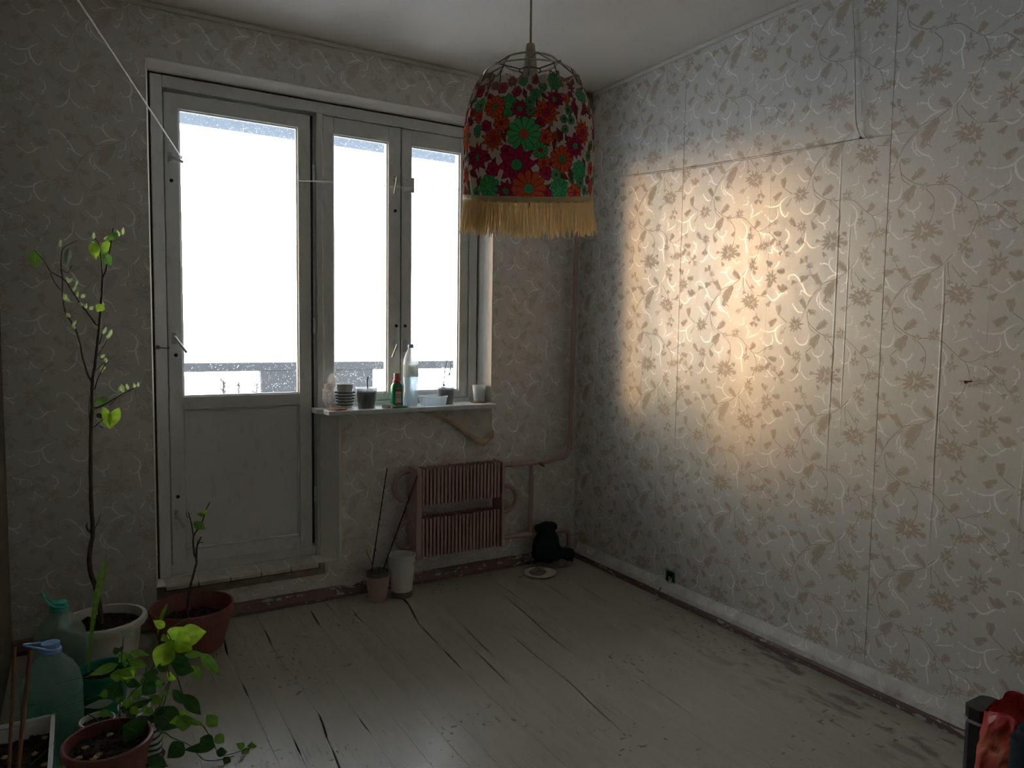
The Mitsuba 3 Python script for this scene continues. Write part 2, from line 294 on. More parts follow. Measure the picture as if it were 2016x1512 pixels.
def old_wall(p, n, uv): return mix((.15, .13, .09), (.085, .09, .065), fbm(p.y*7, p.z*7, 1.0))
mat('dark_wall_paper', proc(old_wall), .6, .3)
mat('plain_wall', (.78, .77, .74), .6, .3)
mat('rough_plaster', proc(lambda p, n, uv: mix((.14, .095, .06), (.38, .33, .27), fbm(p.x*28, p.y*28, p.z*45))), .9, .1)
mat('tile_glaze', proc(lambda p, n, uv: mi.Color3f(.53, .52, .44)*(.75+.35*fbm(p.x*20, p.y*20, 2.0))), .3)
mat('metal_grey', (.45, .45, .44), .35, .5, metallic=.7)
mat('rusty_iron', (.16, .09, .055), .7, .3)
mat('black_metal', (.02, .02, .022), .5)
scene['material_window_glass'] = {'type': 'thindielectric', 'int_ior': 1.5}
thin('dust_grey', (.75, .78, .8), .8, 1.2)
mat('terracotta', proc(lambda p, n, uv: mi.Color3f(.225, .085, .07)*(.85+.25*fbm(p.x*15, p.y*15, p.z*15))), .45)
mat('terracotta_dark', proc(lambda p, n, uv: mi.Color3f(.17, .065, .05)*(.85+.3*fbm(p.x*15, p.y*15, p.z*15))), .42)
mat('soil', proc(lambda p, n, uv: mix((.012, .010, .008), (.06, .045, .034), fbm(p.x*90, p.y*90, p.z*90))), .95, .1)
mat('white_plastic', proc(lambda p, n, uv: mi.Color3f(.70, .68, .62)*(.86+.2*fbm(p.x*12, p.y*12, p.z*12))), .38)
mat('clean_white', (.68, .68, .66), .35)
mat('green_plastic', (.016, .22, .15), .35)
mat('bottle_green', (.015, .24, .085), .3)
mat('red_plastic', (.45, .05, .05), .35)
mat('pink_cap', (.52, .22, .20), .4)
mat('blue_cap', (.24, .45, .80), .35)
mat('turquoise_cap', (.06, .50, .40), .35)
mat('pink_ceramic', (.44, .29, .28), .35)
mat('grey_pot', (.13, .125, .11), .5)
thin('clear_plastic', (.88, .92, .94), .12, .9, .82)
thin('frosted_plastic', (.80, .83, .84), .4, 1.0, .25)
thin('green_pet', (.74, .93, .87), .05, 1.2, .84)
thin('green_water', (.46, .76, .66), .08, 1.2, .78)
thin('film_plastic', (.85, .83, .80), .35, .9, .3)
mat('cork', (.34, .20, .11), .8, .2)
mat('bark', proc(lambda p, n, uv: mix((.045, .035, .028), (.14, .115, .09), fbm(p.x*160, p.y*160, p.z*60))), .7, .3)
mat('black_stick', (.012, .012, .014), .5)
mat('cane', proc(lambda p, n, uv: mi.Color3f(.20, .10, .055)*(.7+.5*noise(p.x*300, p.y*300, p.z*20))), .6)
def leaf_tex(c, vein):
    def fn(p, n, uv):
        mid = 1-smoothstep(.012, .04, dr.abs(uv.x-.5)); side = 1-smoothstep(.0, .25, dr.abs(dr.abs(uv.y*7+dr.abs(uv.x-.5)*5-dr.floor(uv.y*7+dr.abs(uv.x-.5)*5))-.5)*2)
        return mix(mi.Color3f(c)*(.8+.35*noise(p.x*80, p.y*80, p.z*80)), vein, dr.clip(mid*.6+side*.12, 0, 1))
    return fn
thin('leaf_bright', proc(leaf_tex((.50, .80, .07), (.68, .88, .2))), .35, 1.3)
thin('leaf_mid', proc(leaf_tex((.20, .42, .07), (.38, .56, .15))), .3, .9)
thin('leaf_dark', proc(leaf_tex((.06, .155, .05), (.15, .25, .1))), .25, .5)
thin('leaf_brown', (.28, .17, .07), .5, .9)
thin('bud_pale', (.70, .84, .36), .4, 1.1)
thin('leaf_grey', (.26, .34, .26), .35, .8)
mat('dry_leaf', (.42, .31, .18), .7, .2)
mat('cloth_black', proc(lambda p, n, uv: mix((.006, .012, .016), (.016, .026, .032), fbm(p.x*60, p.y*60, p.z*60))), .85, .15)
mat('grey_rag', proc(lambda p, n, uv: mix((.10, .095, .085), (.23, .21, .19), fbm(p.x*50, p.y*50, p.z*50))), .9, .1)
mat('cord_white', (.66, .65, .62), .6, .3)
mat('lamp_cord', (.42, .37, .29), .6)
mat('cream_plastic', (.46, .40, .30), .45)
mat('cream_wire', (.50, .46, .38), .4)
mat('dark_wire', (.10, .09, .08), .4)
mat('concrete', proc(lambda p, n, uv: mi.Color3f(.16, .18, .20)*(.75+.4*fbm(p.x*6, p.y*6, p.z*6))), .85, .2)
mat('slab_paint', (.10, .13, .16), .8, .2)
mat('snow', (.72, .73, .75), .9, .1)
mat('far_wall', (.42, .40, .38), .8, .2)
mat('far_red', (.40, .17, .14), .8, .2)
mat('far_glass', (.16, .18, .2), .2)
mat('far_tree', (.055, .042, .042), .9, .1)
mat('car_white', (.6, .6, .62), .3); mat('car_blue', (.08, .12, .2), .3)
mat('red_bag', proc(lambda p, n, uv: mix((.42, .045, .04), (.50, .13, .07), smoothstep(.45, .6, fbm(p.x*9, p.y*9, p.z*9)))), .38)
mat('black_plastic', (.012, .016, .018), .4)
mat('navy_fabric', (.010, .020, .028), .7, .3)
mat('label_white', (.62, .60, .56), .5)
mat('ink_dark', (.05, .05, .055), .5)
mat('stripe_teal', (.03, .075, .10), .45)
mat('ash_grey', proc(lambda p, n, uv: mix((.08, .08, .085), (.24, .235, .22), fbm(p.x*70, p.y*70, p.z*70))), .8)
thin('fringe_gold', (.93, .79, .52), .6, 1.0)
mat('braid_gold', (.70, .54, .28), .65, .3)
mat('dirty_joint', (.055, .05, .045), .8, .2)
# ---------------------------------------------------------------- room shell
H, XL, YF = 2.64, -2.745, -4.9
def man(mesh): return m3.Manifold(m3.Mesh(np.array(mesh.vertices, np.float32), np.array(mesh.faces, np.uint32)))
def unman(m):
    me = m.to_mesh(); return trimesh.Trimesh(me.vert_properties[:, :3], me.tri_verts, process=False)
def hullpts(P): return m3.Manifold.hull_points(np.array(P, np.float32))
wall = hullpts([(x, y, z) for x in (XL-.2, .2) for y in (0, .28) for z in (-.1, H+.1)])
def cutter(x0, x1, z0, z1, X0, X1, Z0, Z1):
    return hullpts([(x, -.02, z) for x in (x0, x1) for z in (z0, z1)]+[(x, .1, z) for x in (X0, X1) for z in (Z0, Z1)])+hullpts([(x, y, z) for x in (X0, X1) for y in (.09, .4) for z in (Z0, Z1)])
wall -= cutter(-2.226, -1.405, .185, 2.42, -2.211, -1.479, .185, 2.400)
wall -= cutter(-1.55, -.569, .905, 2.42, -1.55, -.604, .905, 2.400)
structure('wall_back', unman(wall), 'plaster_paint', 'window wall with a balcony door and a two sash window, papered with floral scrolls')
structure('wall_right', box(0, .2, YF-.2, .28, -.1, H+.1, 0), 'plaster_paint', 'long right wall papered with floral scrolls, lit by low sun near the window')
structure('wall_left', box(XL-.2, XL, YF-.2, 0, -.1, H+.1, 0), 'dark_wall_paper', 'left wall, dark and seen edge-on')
structure('wall_front', box(XL-.2, .2, YF-.2, YF, -.1, H+.1, 0), 'plain_wall')
structure('ceiling', box(XL-.2, .2, YF-.2, .28, H, H+.2, 0), 'ceiling_paint', 'stained pale ceiling')
structure('floor', box(XL-.2, .2, YF-.2, .0, -.12, -.02, 0), 'dark_gap', 'old floor painted grey beige, with dark open cracks along the boards')
# wallpaper in strips, each one a little proud of the last
y0 = 0.0
for i, (a, b) in enumerate(((0, .305), (.305, .82), (.82, 1.335), (1.335, 1.85), (1.85, 2.205), (2.205, 2.72), (2.72, 3.235), (3.235, 3.75), (3.75, -YF))):
    e = .0012+.0009*(i % 2); put('wall_right', 'wallpaper_strip', box(-e, .001, -b, -a-.0012, .05, H, .0002), 'wallpaper', False)
hole = unary_union([Polygon([(-2.226, .185), (-1.405, .185), (-1.405, .905), (-.569, .905), (-.569, 2.42), (-2.226, 2.42)])])
tx_ = np.linspace(-2.205, -1.50, 50)
torn = Polygon([(-2.205, .186)]+[(x, .180-.052*max(0., meshkit.fbm(np.array([x*9, 3.3, 0.]), 4, 3)-.28)*min(1, (x+2.215)*12, (-1.495-x)*12)) for x in tx_]+[(-1.50, .186)])
bare = Polygon([(-1.03, .905), (-.93, .885), (-.85, .855), (-.78, .81), (-.72, .765), (-.66, .725), (-.60, .74), (-.572, .78), (-.572, .905)])
for y_, z0_, z1_, r_ in ((-.30, .3, 2.5, .0022), (-1.655, .4, 2.3, .0018), (-1.705, .8, 1.9, .0014), (-.56, .2, 1.5, .0014), (-2.06, .5, 1.6, .0013), (-2.33, .3, 2.2, .0016), (-.12, .2, 2.3, .0026)):
    g_ = np.linspace(0, np.pi, 7); P = [[(-.0018-r_*math.sin(a)*math.sin(math.pi*t), y_+.012*(meshkit.fbm(np.array([t*4, y_*9, 0.]), 3)-.5)+r_*3*math.cos(a), z0_+(z1_-z0_)*t) for a in g_] for t in np.linspace(0, 1, 30)]
    put('wall_right', 'paper_crease', grid_mesh(P), 'wallpaper', True)
xs = [XL, -2.65, -2.135, -1.62, -1.105, -.571, -.06, 0]
for i in range(len(xs)-1):
    e = .0012+.0009*(i % 2); s = sbox(xs[i]+.001, .05, xs[i+1], H).difference(hole).difference(torn).difference(bare)
    put('wall_back', 'wallpaper_strip', extrude(s, e, 'xz', -e), 'wallpaper', False)
P = []
for x in np.linspace(-2.225, -1.49, 60):                              # broken plaster under the threshold tiles
    P.append([(x, -.004-.012*meshkit.fbm(np.array([x*40, z*40, 1.]), 3), z) for z in np.linspace(.13, .187, 6)])
put('wall_back', 'broken_plaster', grid_mesh(P), 'rough_plaster', False, 'crumbling brown plaster bared below the threshold tiles')
# floor boards: joints x(y) with stretches where the paint has cracked open
J = [(-.28, [(-.42, -.66, 0.0028)], [(-.26, -.1), (-.30, -.7), (-.33, -2)]), (-.43, [(-.33, -.58, 0.0035)], [(-.40, -.1), (-.45, -.6), (-.49, -2)]),
     (-.64, [(-.18, -.44, 0.0041), (-1.26, -1.7, 0.0041)], [(-.63, -.1), (-.65, -.42), (-.68, -1.2), (-.70, -1.7), (-.70, -4)]), (-.74, [(-.33, -1.12, 0.0059)], [(-.69, -.1), (-.70, -.36), (-.73, -.64), (-.77, -.91), (-.785, -1.1), (-.79, -4)]),
     (-.92, [(-.78, -1.68, 0.0055)], [(-.88, -.1), (-.91, -.8), (-.925, -1.02), (-.935, -1.27), (-.965, -1.47), (-.985, -1.68), (-1.0, -4)]), (-1.06, [(-.6, -.92, 0.0051)], [(-1.03, -.1), (-1.05, -.62), (-1.075, -.9), (-1.09, -4)]),
     (-1.125, [(-.84, -1.2, 0.0051)], [(-1.10, -.1), (-1.115, -.8), (-1.125, -.95), (-1.145, -1.2), (-1.16, -4)]), (-1.235, [(-.08, -.52, 0.0094), (-.52, -.75, 0.0049), (-.79, -.97, 0.0059)], [(-1.145, -.05), (-1.16, -.25), (-1.21, -.5), (-1.225, -.72), (-1.235, -.9), (-1.25, -1.2), (-1.255, -4)]),
     (-1.42, [(-.2, -.37, 0.0051)], [(-1.41, -.1), (-1.425, -.3), (-1.42, -.5), (-1.44, -4)]), (-1.50, [(-.03, -.17, 0.0043)], [(-1.50, -.1), (-1.505, -1), (-1.51, -4)]), (-1.60, [(-.11, -.31, 0.0072)], [(-1.59, -.1), (-1.60, -.3), (-1.61, -4)]),
     (-1.705, [(-1.12, -1.23, 0.0043)], [(-1.70, -.1), (-1.705, -1.2), (-1.71, -4)]), (-1.83, [(-.22, -.42, 0.0065), (-1.03, -1.21, 0.0065), (-1.235, -1.5, 0.0058)], [(-1.82, -.1), (-1.825, -.3), (-1.835, -.42), (-1.815, -1.05), (-1.835, -1.2), (-1.84, -1.28), (-1.86, -1.5), (-1.85, -4)]),
     (-1.93, [(-1.15, -1.25, 0.0043)], [(-1.92, -.1), (-1.93, -1.2), (-1.935, -4)]), (-2.0, [(-.24, -.42, 0.0080), (-.69, -.79, 0.0058)], [(-1.985, -.1), (-1.995, -.25), (-2.005, -.42), (-2.0, -.75), (-2.01, -4)]), (-2.20, [(-.5, -.7, 0.0043)], [(-2.20, -.1), (-2.21, -4)]),
     (-2.40, [], [(-2.40, -.1), (-2.40, -4)]), (-2.58, [], [(-2.58, -.1), (-2.58, -4)])]
ys = np.unique(np.concatenate([np.arange(0, -2.2, -.025), np.arange(-2.2, YF, -.2), [YF]]))[::-1]
def joint(k, side):
    x, spans, path = J[k]; pa = np.array(path)[::-1]; r = np.random.RandomState(k); out = []
    for y in ys:
        g = .00012
        for a, b, w in spans:
            if b < y < a: g = max(g, w*.5*min(1, 5*min(a-y, y-b)/(a-b)))
        wob = .006*(meshkit.fbm(np.array([y*7, k*9.1, 0.]), 3)-.5)*(0 if k == 7 and y < -.75 else 1)
        out.append((np.interp(y, pa[:, 1], pa[:, 0])+wob+side*g, y))
    return out
edges = [(None, [(.0, y) for y in ys])]+[(joint(k, 1), joint(k, -1)) for k in range(len(J))]+[([(XL, y) for y in ys], None)]
for k in range(len(edges)-1):
    right, left = np.array(edges[k][1]), np.array(edges[k+1][0]); top = .0008 if k in (0, 1, 2, 3, 4, 5, 6, 7) else 0.0
    z = lambda a, h: np.column_stack([a, np.full(len(a), h)])
    inset = np.array([.0006, 0])
    put('floor', 'board', grid_mesh(np.stack([z(left, -.019), z(left, top-.0007), z(left+inset, top), z(right-inset, top), z(right, top-.0007), z(right, -.019)], 1)), 'floor_paint', False)
# skirting boards, ceiling beads
def wavy_bar(pts, prof, n, amp, seed, closed=True):
    p0, p1 = map(np.array, pts); d = (p1-p0)/np.linalg.norm(p1-p0); side = np.array([-d[1], d[0], 0]); P = []
    for t in np.linspace(0, 1, n):
        c = p0+(p1-p0)*t; P.append([c+side*(a+amp*(meshkit.fbm(np.array([t*30, a*50, seed]), 3)-.5))+np.array([0, 0, b+amp*.7*(meshkit.fbm(np.array([t*40, b*50, seed+5.]), 3)-.5)]) for a, b in prof])
    return grid_mesh(np.array(P), closed)
structure('baseboard_back', wavy_bar([(-.06, 0, 0), (XL, 0, 0)], [(0, .001), (.030, .001), (.031, .016), (.022, .034), (.015, .054), (0, .058)], 90, .003, 1), 'maroon_paint', 'chipped maroon skirting board along the window wall')
br = structure('baseboard_right', wavy_bar([(0, YF, 0), (0, -.03, 0)], [(0, .001), (.033, .001), (.034, .022), (.024, .040), (0, .046)], 130, .003, 2), 'maroon_paint', 'maroon skirting board along the right wall, half covered by wallpaper')
put(br, 'paper_edge', wavy_bar([(0, YF, 0), (0, -.05, 0)], [(.003, .092), (.012, .080), (.030, .055), (.036, .036), (.034, .034), (.020, .046), (.0, .060)], 130, .004, 3), 'overlap_paper', False, 'pale wallpaper edge folded over the skirting board')
for n_, a, b in (('trim_1', (0, -.001, H-.012), (XL, -.001, H-.012)), ('trim_2', (-.001, YF, H-.012), (-.001, 0, H-.012))):
    structure(n_, wavy_bar([a, b], [(.0, -.010), (.006, -.009), (.012, -.003), (.013, .006), (.010, .012), (0, .012)], 60, .002, 4), 'ceiling_paint', 'thin rounded bead between wall and ceiling', True)
# ---------------------------------------------------------------- balcony door and window block
P_ = 'old_white_paint'
win = key_of('window_1'); labels[win] = {'kind': 'structure', 'label': 'old white two sash window over the sill, beside the balcony door'}
FY, FB = .100, .245
def frame(x0, x1, z0, z1, name='frame', parent=win): return put(parent, name, box(x0, x1, FY, FB, z0, z1, .003), P_, False)
frame(-2.202, -2.155, .187, 2.391); frame(-.658, -.613, .928, 2.391); frame(-2.155, -.658, 2.340, 2.391); frame(-1.491, -1.461, .93, 2.340); frame(-1.491, -.658, .925, .950)
put(win, 'frame', cat(box(-1.491, -1.48, FY+.01, FB, .187, .93), box(-2.155, -1.491, FY+.03, FB, .187, .237)), P_, False)
LY = .114
put(win, 'stop_bead', cat(box(-2.165, -2.135, LY+.052, FB-.01, .19, 2.36), box(-1.54, -1.43, LY+.052, FB-.01, .19, 2.36), box(-1.09, -1.02, LY+.052, LY+.12, .93, 2.35), box(-.69, -.64, LY+.052, FB-.01, .93, 2.36), box(-2.16, -.64, LY+.052, FB-.01, 2.31, 2.36), box(-2.16, -1.49, LY+.052, FB-.01, .19, .26), box(-1.49, -.65, LY+.052, FB-.01, .93, .962)), 'dirty_joint', False)
put(win, 'joint_filler', cat(box(-2.212, -2.201, FY+.012, FB, .186, 2.40, 0), box(-.614, -.603, FY+.012, FB, .929, 2.40, 0), box(-2.212, -.603, FY+.012, FB, 2.390, 2.402, 0)), 'dirty_joint', False)
#                                                           # face of the leaves, a little behind the frame
def ring_bars(x0, x1, z0, z1, a, y0, y1, c=.002):
    return cat(box(x0, x0+a, y0, y1, z0, z1, c), box(x1-a, x1, y0, y1, z0, z1, c), box(x0+a, x1-a, y0, y1, z1-a, z1, c), box(x0+a, x1-a, y0, y1, z0, z0+a, c))
def handle(parent, x, z, lever, y=LY, plate=(.020, .052)):
    k = put(parent, 'handle', cat(box(x-plate[0]/2, x+plate[0]/2, y-.004, y, z-plate[1]/2, z+plate[1]/2, .001), lathe([(.0, 0), (.007, 0), (.007, .022), (0, .022)], 14).apply_transform(trimesh.geometry.align_vectors([0, 0, 1], [0, -1, 0])).apply_translation([x, y-.003, z+.004])), 'metal_grey', 40, 'small grey metal handle')
    d = np.array([lever[0], 0, lever[1]]); p0 = np.array([x, y-.026, z+.004])
    put(k, 'lever', tube([p0-d*.08, p0, p0+d*.5, p0+d], [.0065, .007, .006, .0055], 10), 'metal_grey', 40); return k
def screw(parent, x, z, y=LY):
    put(parent, 'bolt', cat(lathe([(0, 0), (.008, 0), (.008, .003), (.0065, .004), (.006, .0025), (0, .0025)], 14), box(-.005, .005, -.001, .001, .002, .0035, 0)).apply_transform(trimesh.geometry.align_vectors([0, 0, 1], [0, -1, 0])).apply_translation([x, y, z]), 'black_metal', False)
def hinge(parent, x, z, y, h=.075):
    put(parent, 'hinge', cat(*[tube([(x, y, z+h*(i-1.5)/3), (x, y, z+h*(i-.55)/3)], .006, 10) for i in range(3)]), P_, 40)
def specks(x0, x1, z0, z1, y, n, seed, low=.35):
    r = np.random.RandomState(seed); V, F = [], []
    for i in range(n):
        z = z0+(z1-z0)*(r.rand()*.30 if r.rand() < .6 else (1-r.rand()*.10 if r.rand() < .5 else r.rand())); c = (r.uniform(x0, x1), z); s = r.uniform(.0006, .0022); a = r.rand()*6; b = len(V)
        V += [(c[0]+s*math.cos(a+k*1.2566), y, c[1]+s*r.uniform(.7, 1.6)*math.sin(a+k*1.2566)) for k in range(5)]; F += [(b, b+1, b+2), (b, b+2, b+3), (b, b+3, b+4)]
    return trimesh.Trimesh(np.array(V), np.array(F), process=False)
def leaf_glass(parent, x0, x1, z0, z1, seed, n):
    """glazing opening x0..x1, z0..z1: inner stop, pane, outer sash behind it"""
    put(parent, 'glazing_bead', ring_bars(x0-.001, x1+.001, z0-.001, z1+.001, .007, LY+.012, LY+.026, .001), P_, False)
    k = put(parent, 'pane', trimesh.Trimesh([(x0, LY+.03, z0), (x1, LY+.03, z0), (x1, LY+.03, z1), (x0, LY+.03, z1)], [(0, 1, 2), (0, 2, 3)]), 'window_glass', False, 'dusty window pane')
    put(k, 'dust', specks(x0+.01, x1-.01, z0+.008, z1-.008, LY+.028, n, seed), 'dust_grey', False, kind='stuff')
    put(parent, 'outer_sash', ring_bars(x0-.045, x1+.045, z0-.045, z1+.050, .036, LY+.05, LY+.09, .003), P_, False)
door = key_of('door_1'); labels[door] = {'kind': 'structure', 'label': 'old white balcony door with one tall pane over a solid lower panel'}
DX0, DX1, DZ0, DZ1 = -2.150, -1.517, .238, 2.325; gx0, gx1, gz0, gz1 = -2.091, -1.576, 1.000, 2.262
def bar(parent, n, x0, x1, z0, z1, y1=LY+.042): return put(parent, n, box(x0, x1, LY, y1, z0, z1, .0025), P_, False)
bar(door, 'stile', DX0, gx0, DZ0, DZ1); bar(door, 'stile', gx1, DX1, DZ0, DZ1)
bar(door, 'rail', gx0, gx1, gz1, DZ1); bar(door, 'rail', gx0, gx1, .942, gz0); bar(door, 'rail', gx0, gx1, DZ0, .296)
put(door, 'panel', cat(box(gx0, gx1, LY+.014, LY+.03, .296, .942, .001), ring_bars(gx0, gx1, .296, .942, .010, LY+.006, LY+.02, .003)), P_, False, 'solid lower panel')
put(door, 'outer_panel', box(gx0, gx1, LY+.06, LY+.11, .24, .96), P_, False)
leaf_glass(door, gx0, gx1, gz0, gz1, 3, 1500)
handle(door, -2.125, 1.262, (.047, -.066)); screw(door, -2.119, 1.188)
handle(door, -2.128, 2.045, (.050, -.020)); screw(door, -2.124, 1.95)
handle(door, -2.130, .468, (.030, -.062), plate=(.018, .045)); screw(door, -2.122, .55)
for z in (2.06, 1.33, .50): hinge(door, -1.503, z, LY-.006)
lk = put(door, 'hook_latch', tube(cat_rom3([(-2.198, FY-.003, 1.222), (-2.18, FY-.008, 1.221), (-2.158, FY-.010, 1.219), (-2.146, FY-.006, 1.221)], 4), .0028, 8), 'rusty_iron', 40, 'small rusty hook across the door gap')
put(lk, 'eye', cat(trimesh.creation.torus(.006, .0018, 16, 8).apply_translation([-2.192, FY-.004, 1.224]), box(-2.2, -2.186, FY-.002, FY, 1.214, 1.232, .0005)), 'rusty_iron', 40)
for sx0, sx1, px0, px1, hx, lev, sd, hz in ((-1.457, -1.056, -1.404, -1.122, -1.082, (-.026, -.064), 5, -1.45), (-1.050, -.661, -.995, -.714, None, None, 6, None)):
    s = put(win, 'sash', cat(box(sx0, px0, LY, LY+.05, .952, 2.338, .0025), box(px1, sx1, LY, LY+.05, .952, 2.338, .0025), box(px0, px1, LY, LY+.05, 2.258, 2.338, .0025), box(px0, px1, LY, LY+.05, .952, .990, .0025)), P_, False, 'white window sash')
    leaf_glass(s, px0, px1, .990, 2.258, sd, 900)
    if hx: handle(s, hx, 1.232, lev); handle(s, -1.085, 2.075, (-.014, -.080), plate=(.018, .035)); screw(s, -1.085, 1.92); screw(s, -1.078, 1.335)
    else: put(s, 'plate', box(-1.040, -1.018, LY-.004, LY, 1.200, 1.262, .001), 'metal_grey', False, 'grey handle plate without its lever'); put(s, 'plate', box(-1.045, -.985, LY-.012, LY, 2.02, 2.095, .002), P_, False); screw(s, -1.028, 1.335)
    if hz: [hinge(s, -1.459, z, LY-.004, .085) for z in (2.1, 1.30, 1.13)]
sl = put(win, 'sill', box(-1.492, -.585, -.085, .001, .906, .928, .003), P_, False, 'chipped white window sill board')
put(win, 'sill', extrude(Polygon([(-1.490, .001), (-.585, .001), (-.571, .001), (-.612, .105), (-1.52, .105), (-1.52, .02)]), .022, 'xy', .906), P_, False)
put(door, 'mortar_bed', box(-2.195, -1.52, -.018, .115, .166, .181, 0), 'dirty_joint', False)
for i in range(5):                                                  # threshold tiles
    x0, x1 = -2.19+i*.134, -2.19+(i+1)*.134-.0045
    put(door, 'threshold_tile', box(x0, min(x1, -1.524), -.024, .112, .170, .186+.001*(i % 2), .0015), 'tile_glaze', False)
# ---------------------------------------------------------------- pendant lamp with a gathered flower print cover
LX, LYY = -1.370, -1.620; LR = .186
th0 = math.atan2(EYE[1]-LYY, EYE[0]-LX); FW, FH = 2*math.pi*186, 400.0
def fabric_strokes():
    r = np.random.RandomState(3); out = []
    # 0 cream, 1 outline, 2 green, 3 crimson, 4 orange, 5 brown, 6 bright green, 7 dark red
    def uv(q):
        s = np.clip((600+q[0]/2.88-1040)/127.5, -.985, .985); th = math.asin(s); dp = 2.06-.182*math.cos(th); z = 1.313+(.724-(q[1]/2.88-150)/1420*2.06)*dp/2.06+.040*math.cos(th)
        return np.array([(th % (2*math.pi))*186, (z-1.68)*1000]), 1/max(math.sqrt(1-s*s), .3)
    def flower(o, rad, n, col, pointed, cen, lay=1):
        a0 = r.uniform(0, 6)
        for L in range(lay):
            R_ = rad*(1-.36*L)
            for k in range(n):
                a = a0+(k+.5*L)*2*np.pi/n; d = np.array([math.cos(a), math.sin(a)]); w0 = math.pi*R_*.62/n
                if pointed: a_, b_, ra, rb = o+d*R_*.45, o+d*R_*.97, w0*1.5, .6
                else: a_, b_, ra, rb = o+d*R_*.30, o+d*(R_-w0*1.15), w0*.55, w0*1.1
                out.append((*a_, *b_, ra+1.25, rb+1.25, 1)); out.append((*a_, *b_, ra, rb, col))
        out.append((*o, *(o+.01), rad*.26+.6, rad*.26+.6, 1)); out.append((*o, *(o+.01), rad*.26, rad*.26, cen))
        for k in range(6): a = k*1.05; d = np.array([math.cos(a), math.sin(a)])*rad*.15; out.append((*(o+d*.3), *(o+d), .4, .4, 1))
    def leaf(o, a, L):
        d = np.array([math.cos(a), math.sin(a)]); out.append((*o, *(o+d*L*.45), .8, L*.21, 5)); out.append((*(o+d*L*.45), *(o+d*L), L*.21, .3, 5))
    kinds = {'G': (2, 0, 6, 9), 'C': (3, 1, 2, 10), 'O': (4, 1, 3, 11), 'P': (4, 0, 2, 12), 'g': (2, 0, 7, 7), 'c': (3, 0, 7, 6), 'o': (4, 0, 3, 8), 'D': (6, 0, 4, 12), 'Q': (6, 0, 3, 11)}
    lv = [(1090,655,0), (1285,650,3.3), (1375,700,4.3), (1410,712,5.2), (1550,640,.6), (1530,605,1.8), (1400,770,4.6), (1390,840,5.4), (1098,880,4.2), (1075,898,2.5), (1550,880,5.3), (1000,1000,2.6), (1022,990,4.1), (1385,1025,3.9), (950,1060,2.2), (1370,935,.9), (1330,490,5.4), (1515,595,4.9), (1465,590,5.3), (1170,700,4.2), (1120,735,5.2), (1480,1000,2.8), (1590,790,4.8), (1230,480,5), (1300,540,5.2), (1030,470,2), (960,690,4), (1420,800,1.2), (1180,830,.4), (1480,930,5)]
    fl = [(1150,585,58,'G'), (1078,595,55,'P'), (990,590,38,'Q'), (1215,605,48,'C'), (1355,625,72,'O'), (1410,545,48,'C'), (1268,565,26,'g'), (1300,515,28,'G'), (1272,615,22,'g'), (1480,610,26,'g'), (1345,465,24,'g'), (1475,545,28,'o'), (1550,740,64,'O'), (1120,690,42,'o'), (1045,710,28,'c'), (995,655,34,'o'), (1080,780,58,'O'), (1000,885,72,'C'), (928,775,72,'P'),
          (1322,688,24,'c'), (1352,765,36,'o'), (1450,665,19,'g'), (1490,670,20,'g'), (1455,722,19,'g'), (1150,845,28,'c'), (1440,890,64,'P'), (1510,815,62,'C'), (1535,955,52,'G'), (1345,908,32,'o'), (1358,970,32,'c'), (1080,950,36,'c'), (1060,1050,60,'G'), (1150,1070,52,'C'), (940,875,30,'g'), (925,980,48,'O'), (1430,1055,52,'G'), (1515,1075,46,'o'), (1410,975,26,'Q'), (1545,1020,24,'g'), (1365,1080,24,'c'),
          (1585,870,26,'g'), (1602,940,34,'o'), (1620,750,36,'C'), (990,1080,24,'g'), (1420,440,40,'G'), (1150,430,34,'C'), (1530,470,36,'C'), (1100,480,30,'c'), (1225,430,28,'G'), (1610,1040,40,'P'), (1580,600,26,'c'), (960,510,34,'c'), (1190,500,28,'c'), (1240,750,82,'D'), (1325,840,38,'Q'), (1205,922,98,'C'), (1270,1055,84,'P')]
    half = FW/2; placed = []
    for turn in (0, 1):
        for x, y, a in lv:
            o, _ = uv((x, y)); a = a+turn*1.7; o = np.array([(o[0]+turn*half) % FW, o[1]]); leaf(o, a, 40*r.uniform(.8, 1.15))
        for x, y, rad, k in fl:
            o, s = uv((x, y)); o = np.array([(o[0]+turn*half) % FW, o[1]]); c, pt, ce, n = kinds[k]; placed.append((o[0], o[1], rad*.565))
            flower(o, rad*.565, n, c, pt, ce, 3 if rad > 50 and pt else (2 if rad > 35 and pt else 1))
    fill = []
    for _ in range(2600):
        o = np.array([r.uniform(0, FW), r.uniform(8, 365)]); rad = r.choice([24, 18, 13, 9]); ok = True
        for a, b, q in placed:
            dx = abs(a-o[0]); dx = min(dx, FW-dx)
            if math.hypot(dx, b-o[1]) < .86*(rad+q): ok = False; break
        if ok: placed.append((o[0], o[1], rad)); fill.append((o, rad))
    mark = len(out)
    for o, rad in fill:
        k = r.choice(['G', 'C', 'O', 'P', 'C', 'g', 'c', 'o', 'Q'] if rad > 12 else ['g', 'c', 'o', 'L', 'L']); 
        if k == 'L': leaf(o, r.uniform(0, 6.28), rad*2.2); continue
        c, pt, ce, n = kinds[k]; flower(o, rad, n, c, pt, ce, 2 if pt and rad > 15 else 1)
    for i in range(70): leaf(np.array([r.uniform(0, FW), r.uniform(10, 360)]), r.uniform(0, 6.28), r.uniform(22, 34))
    return out[mark:]+out[:mark]
FABN, FABK = (150, 52), 22
_ft, _ = stroke_table(fabric_strokes(), FW, FH, *FABN, FABK)
_fb = [mi.Float(np.ascontiguousarray(_ft[..., c].ravel(), dtype=np.float32)) for c in range(7)]
for c in _fb: dr.eval(c)
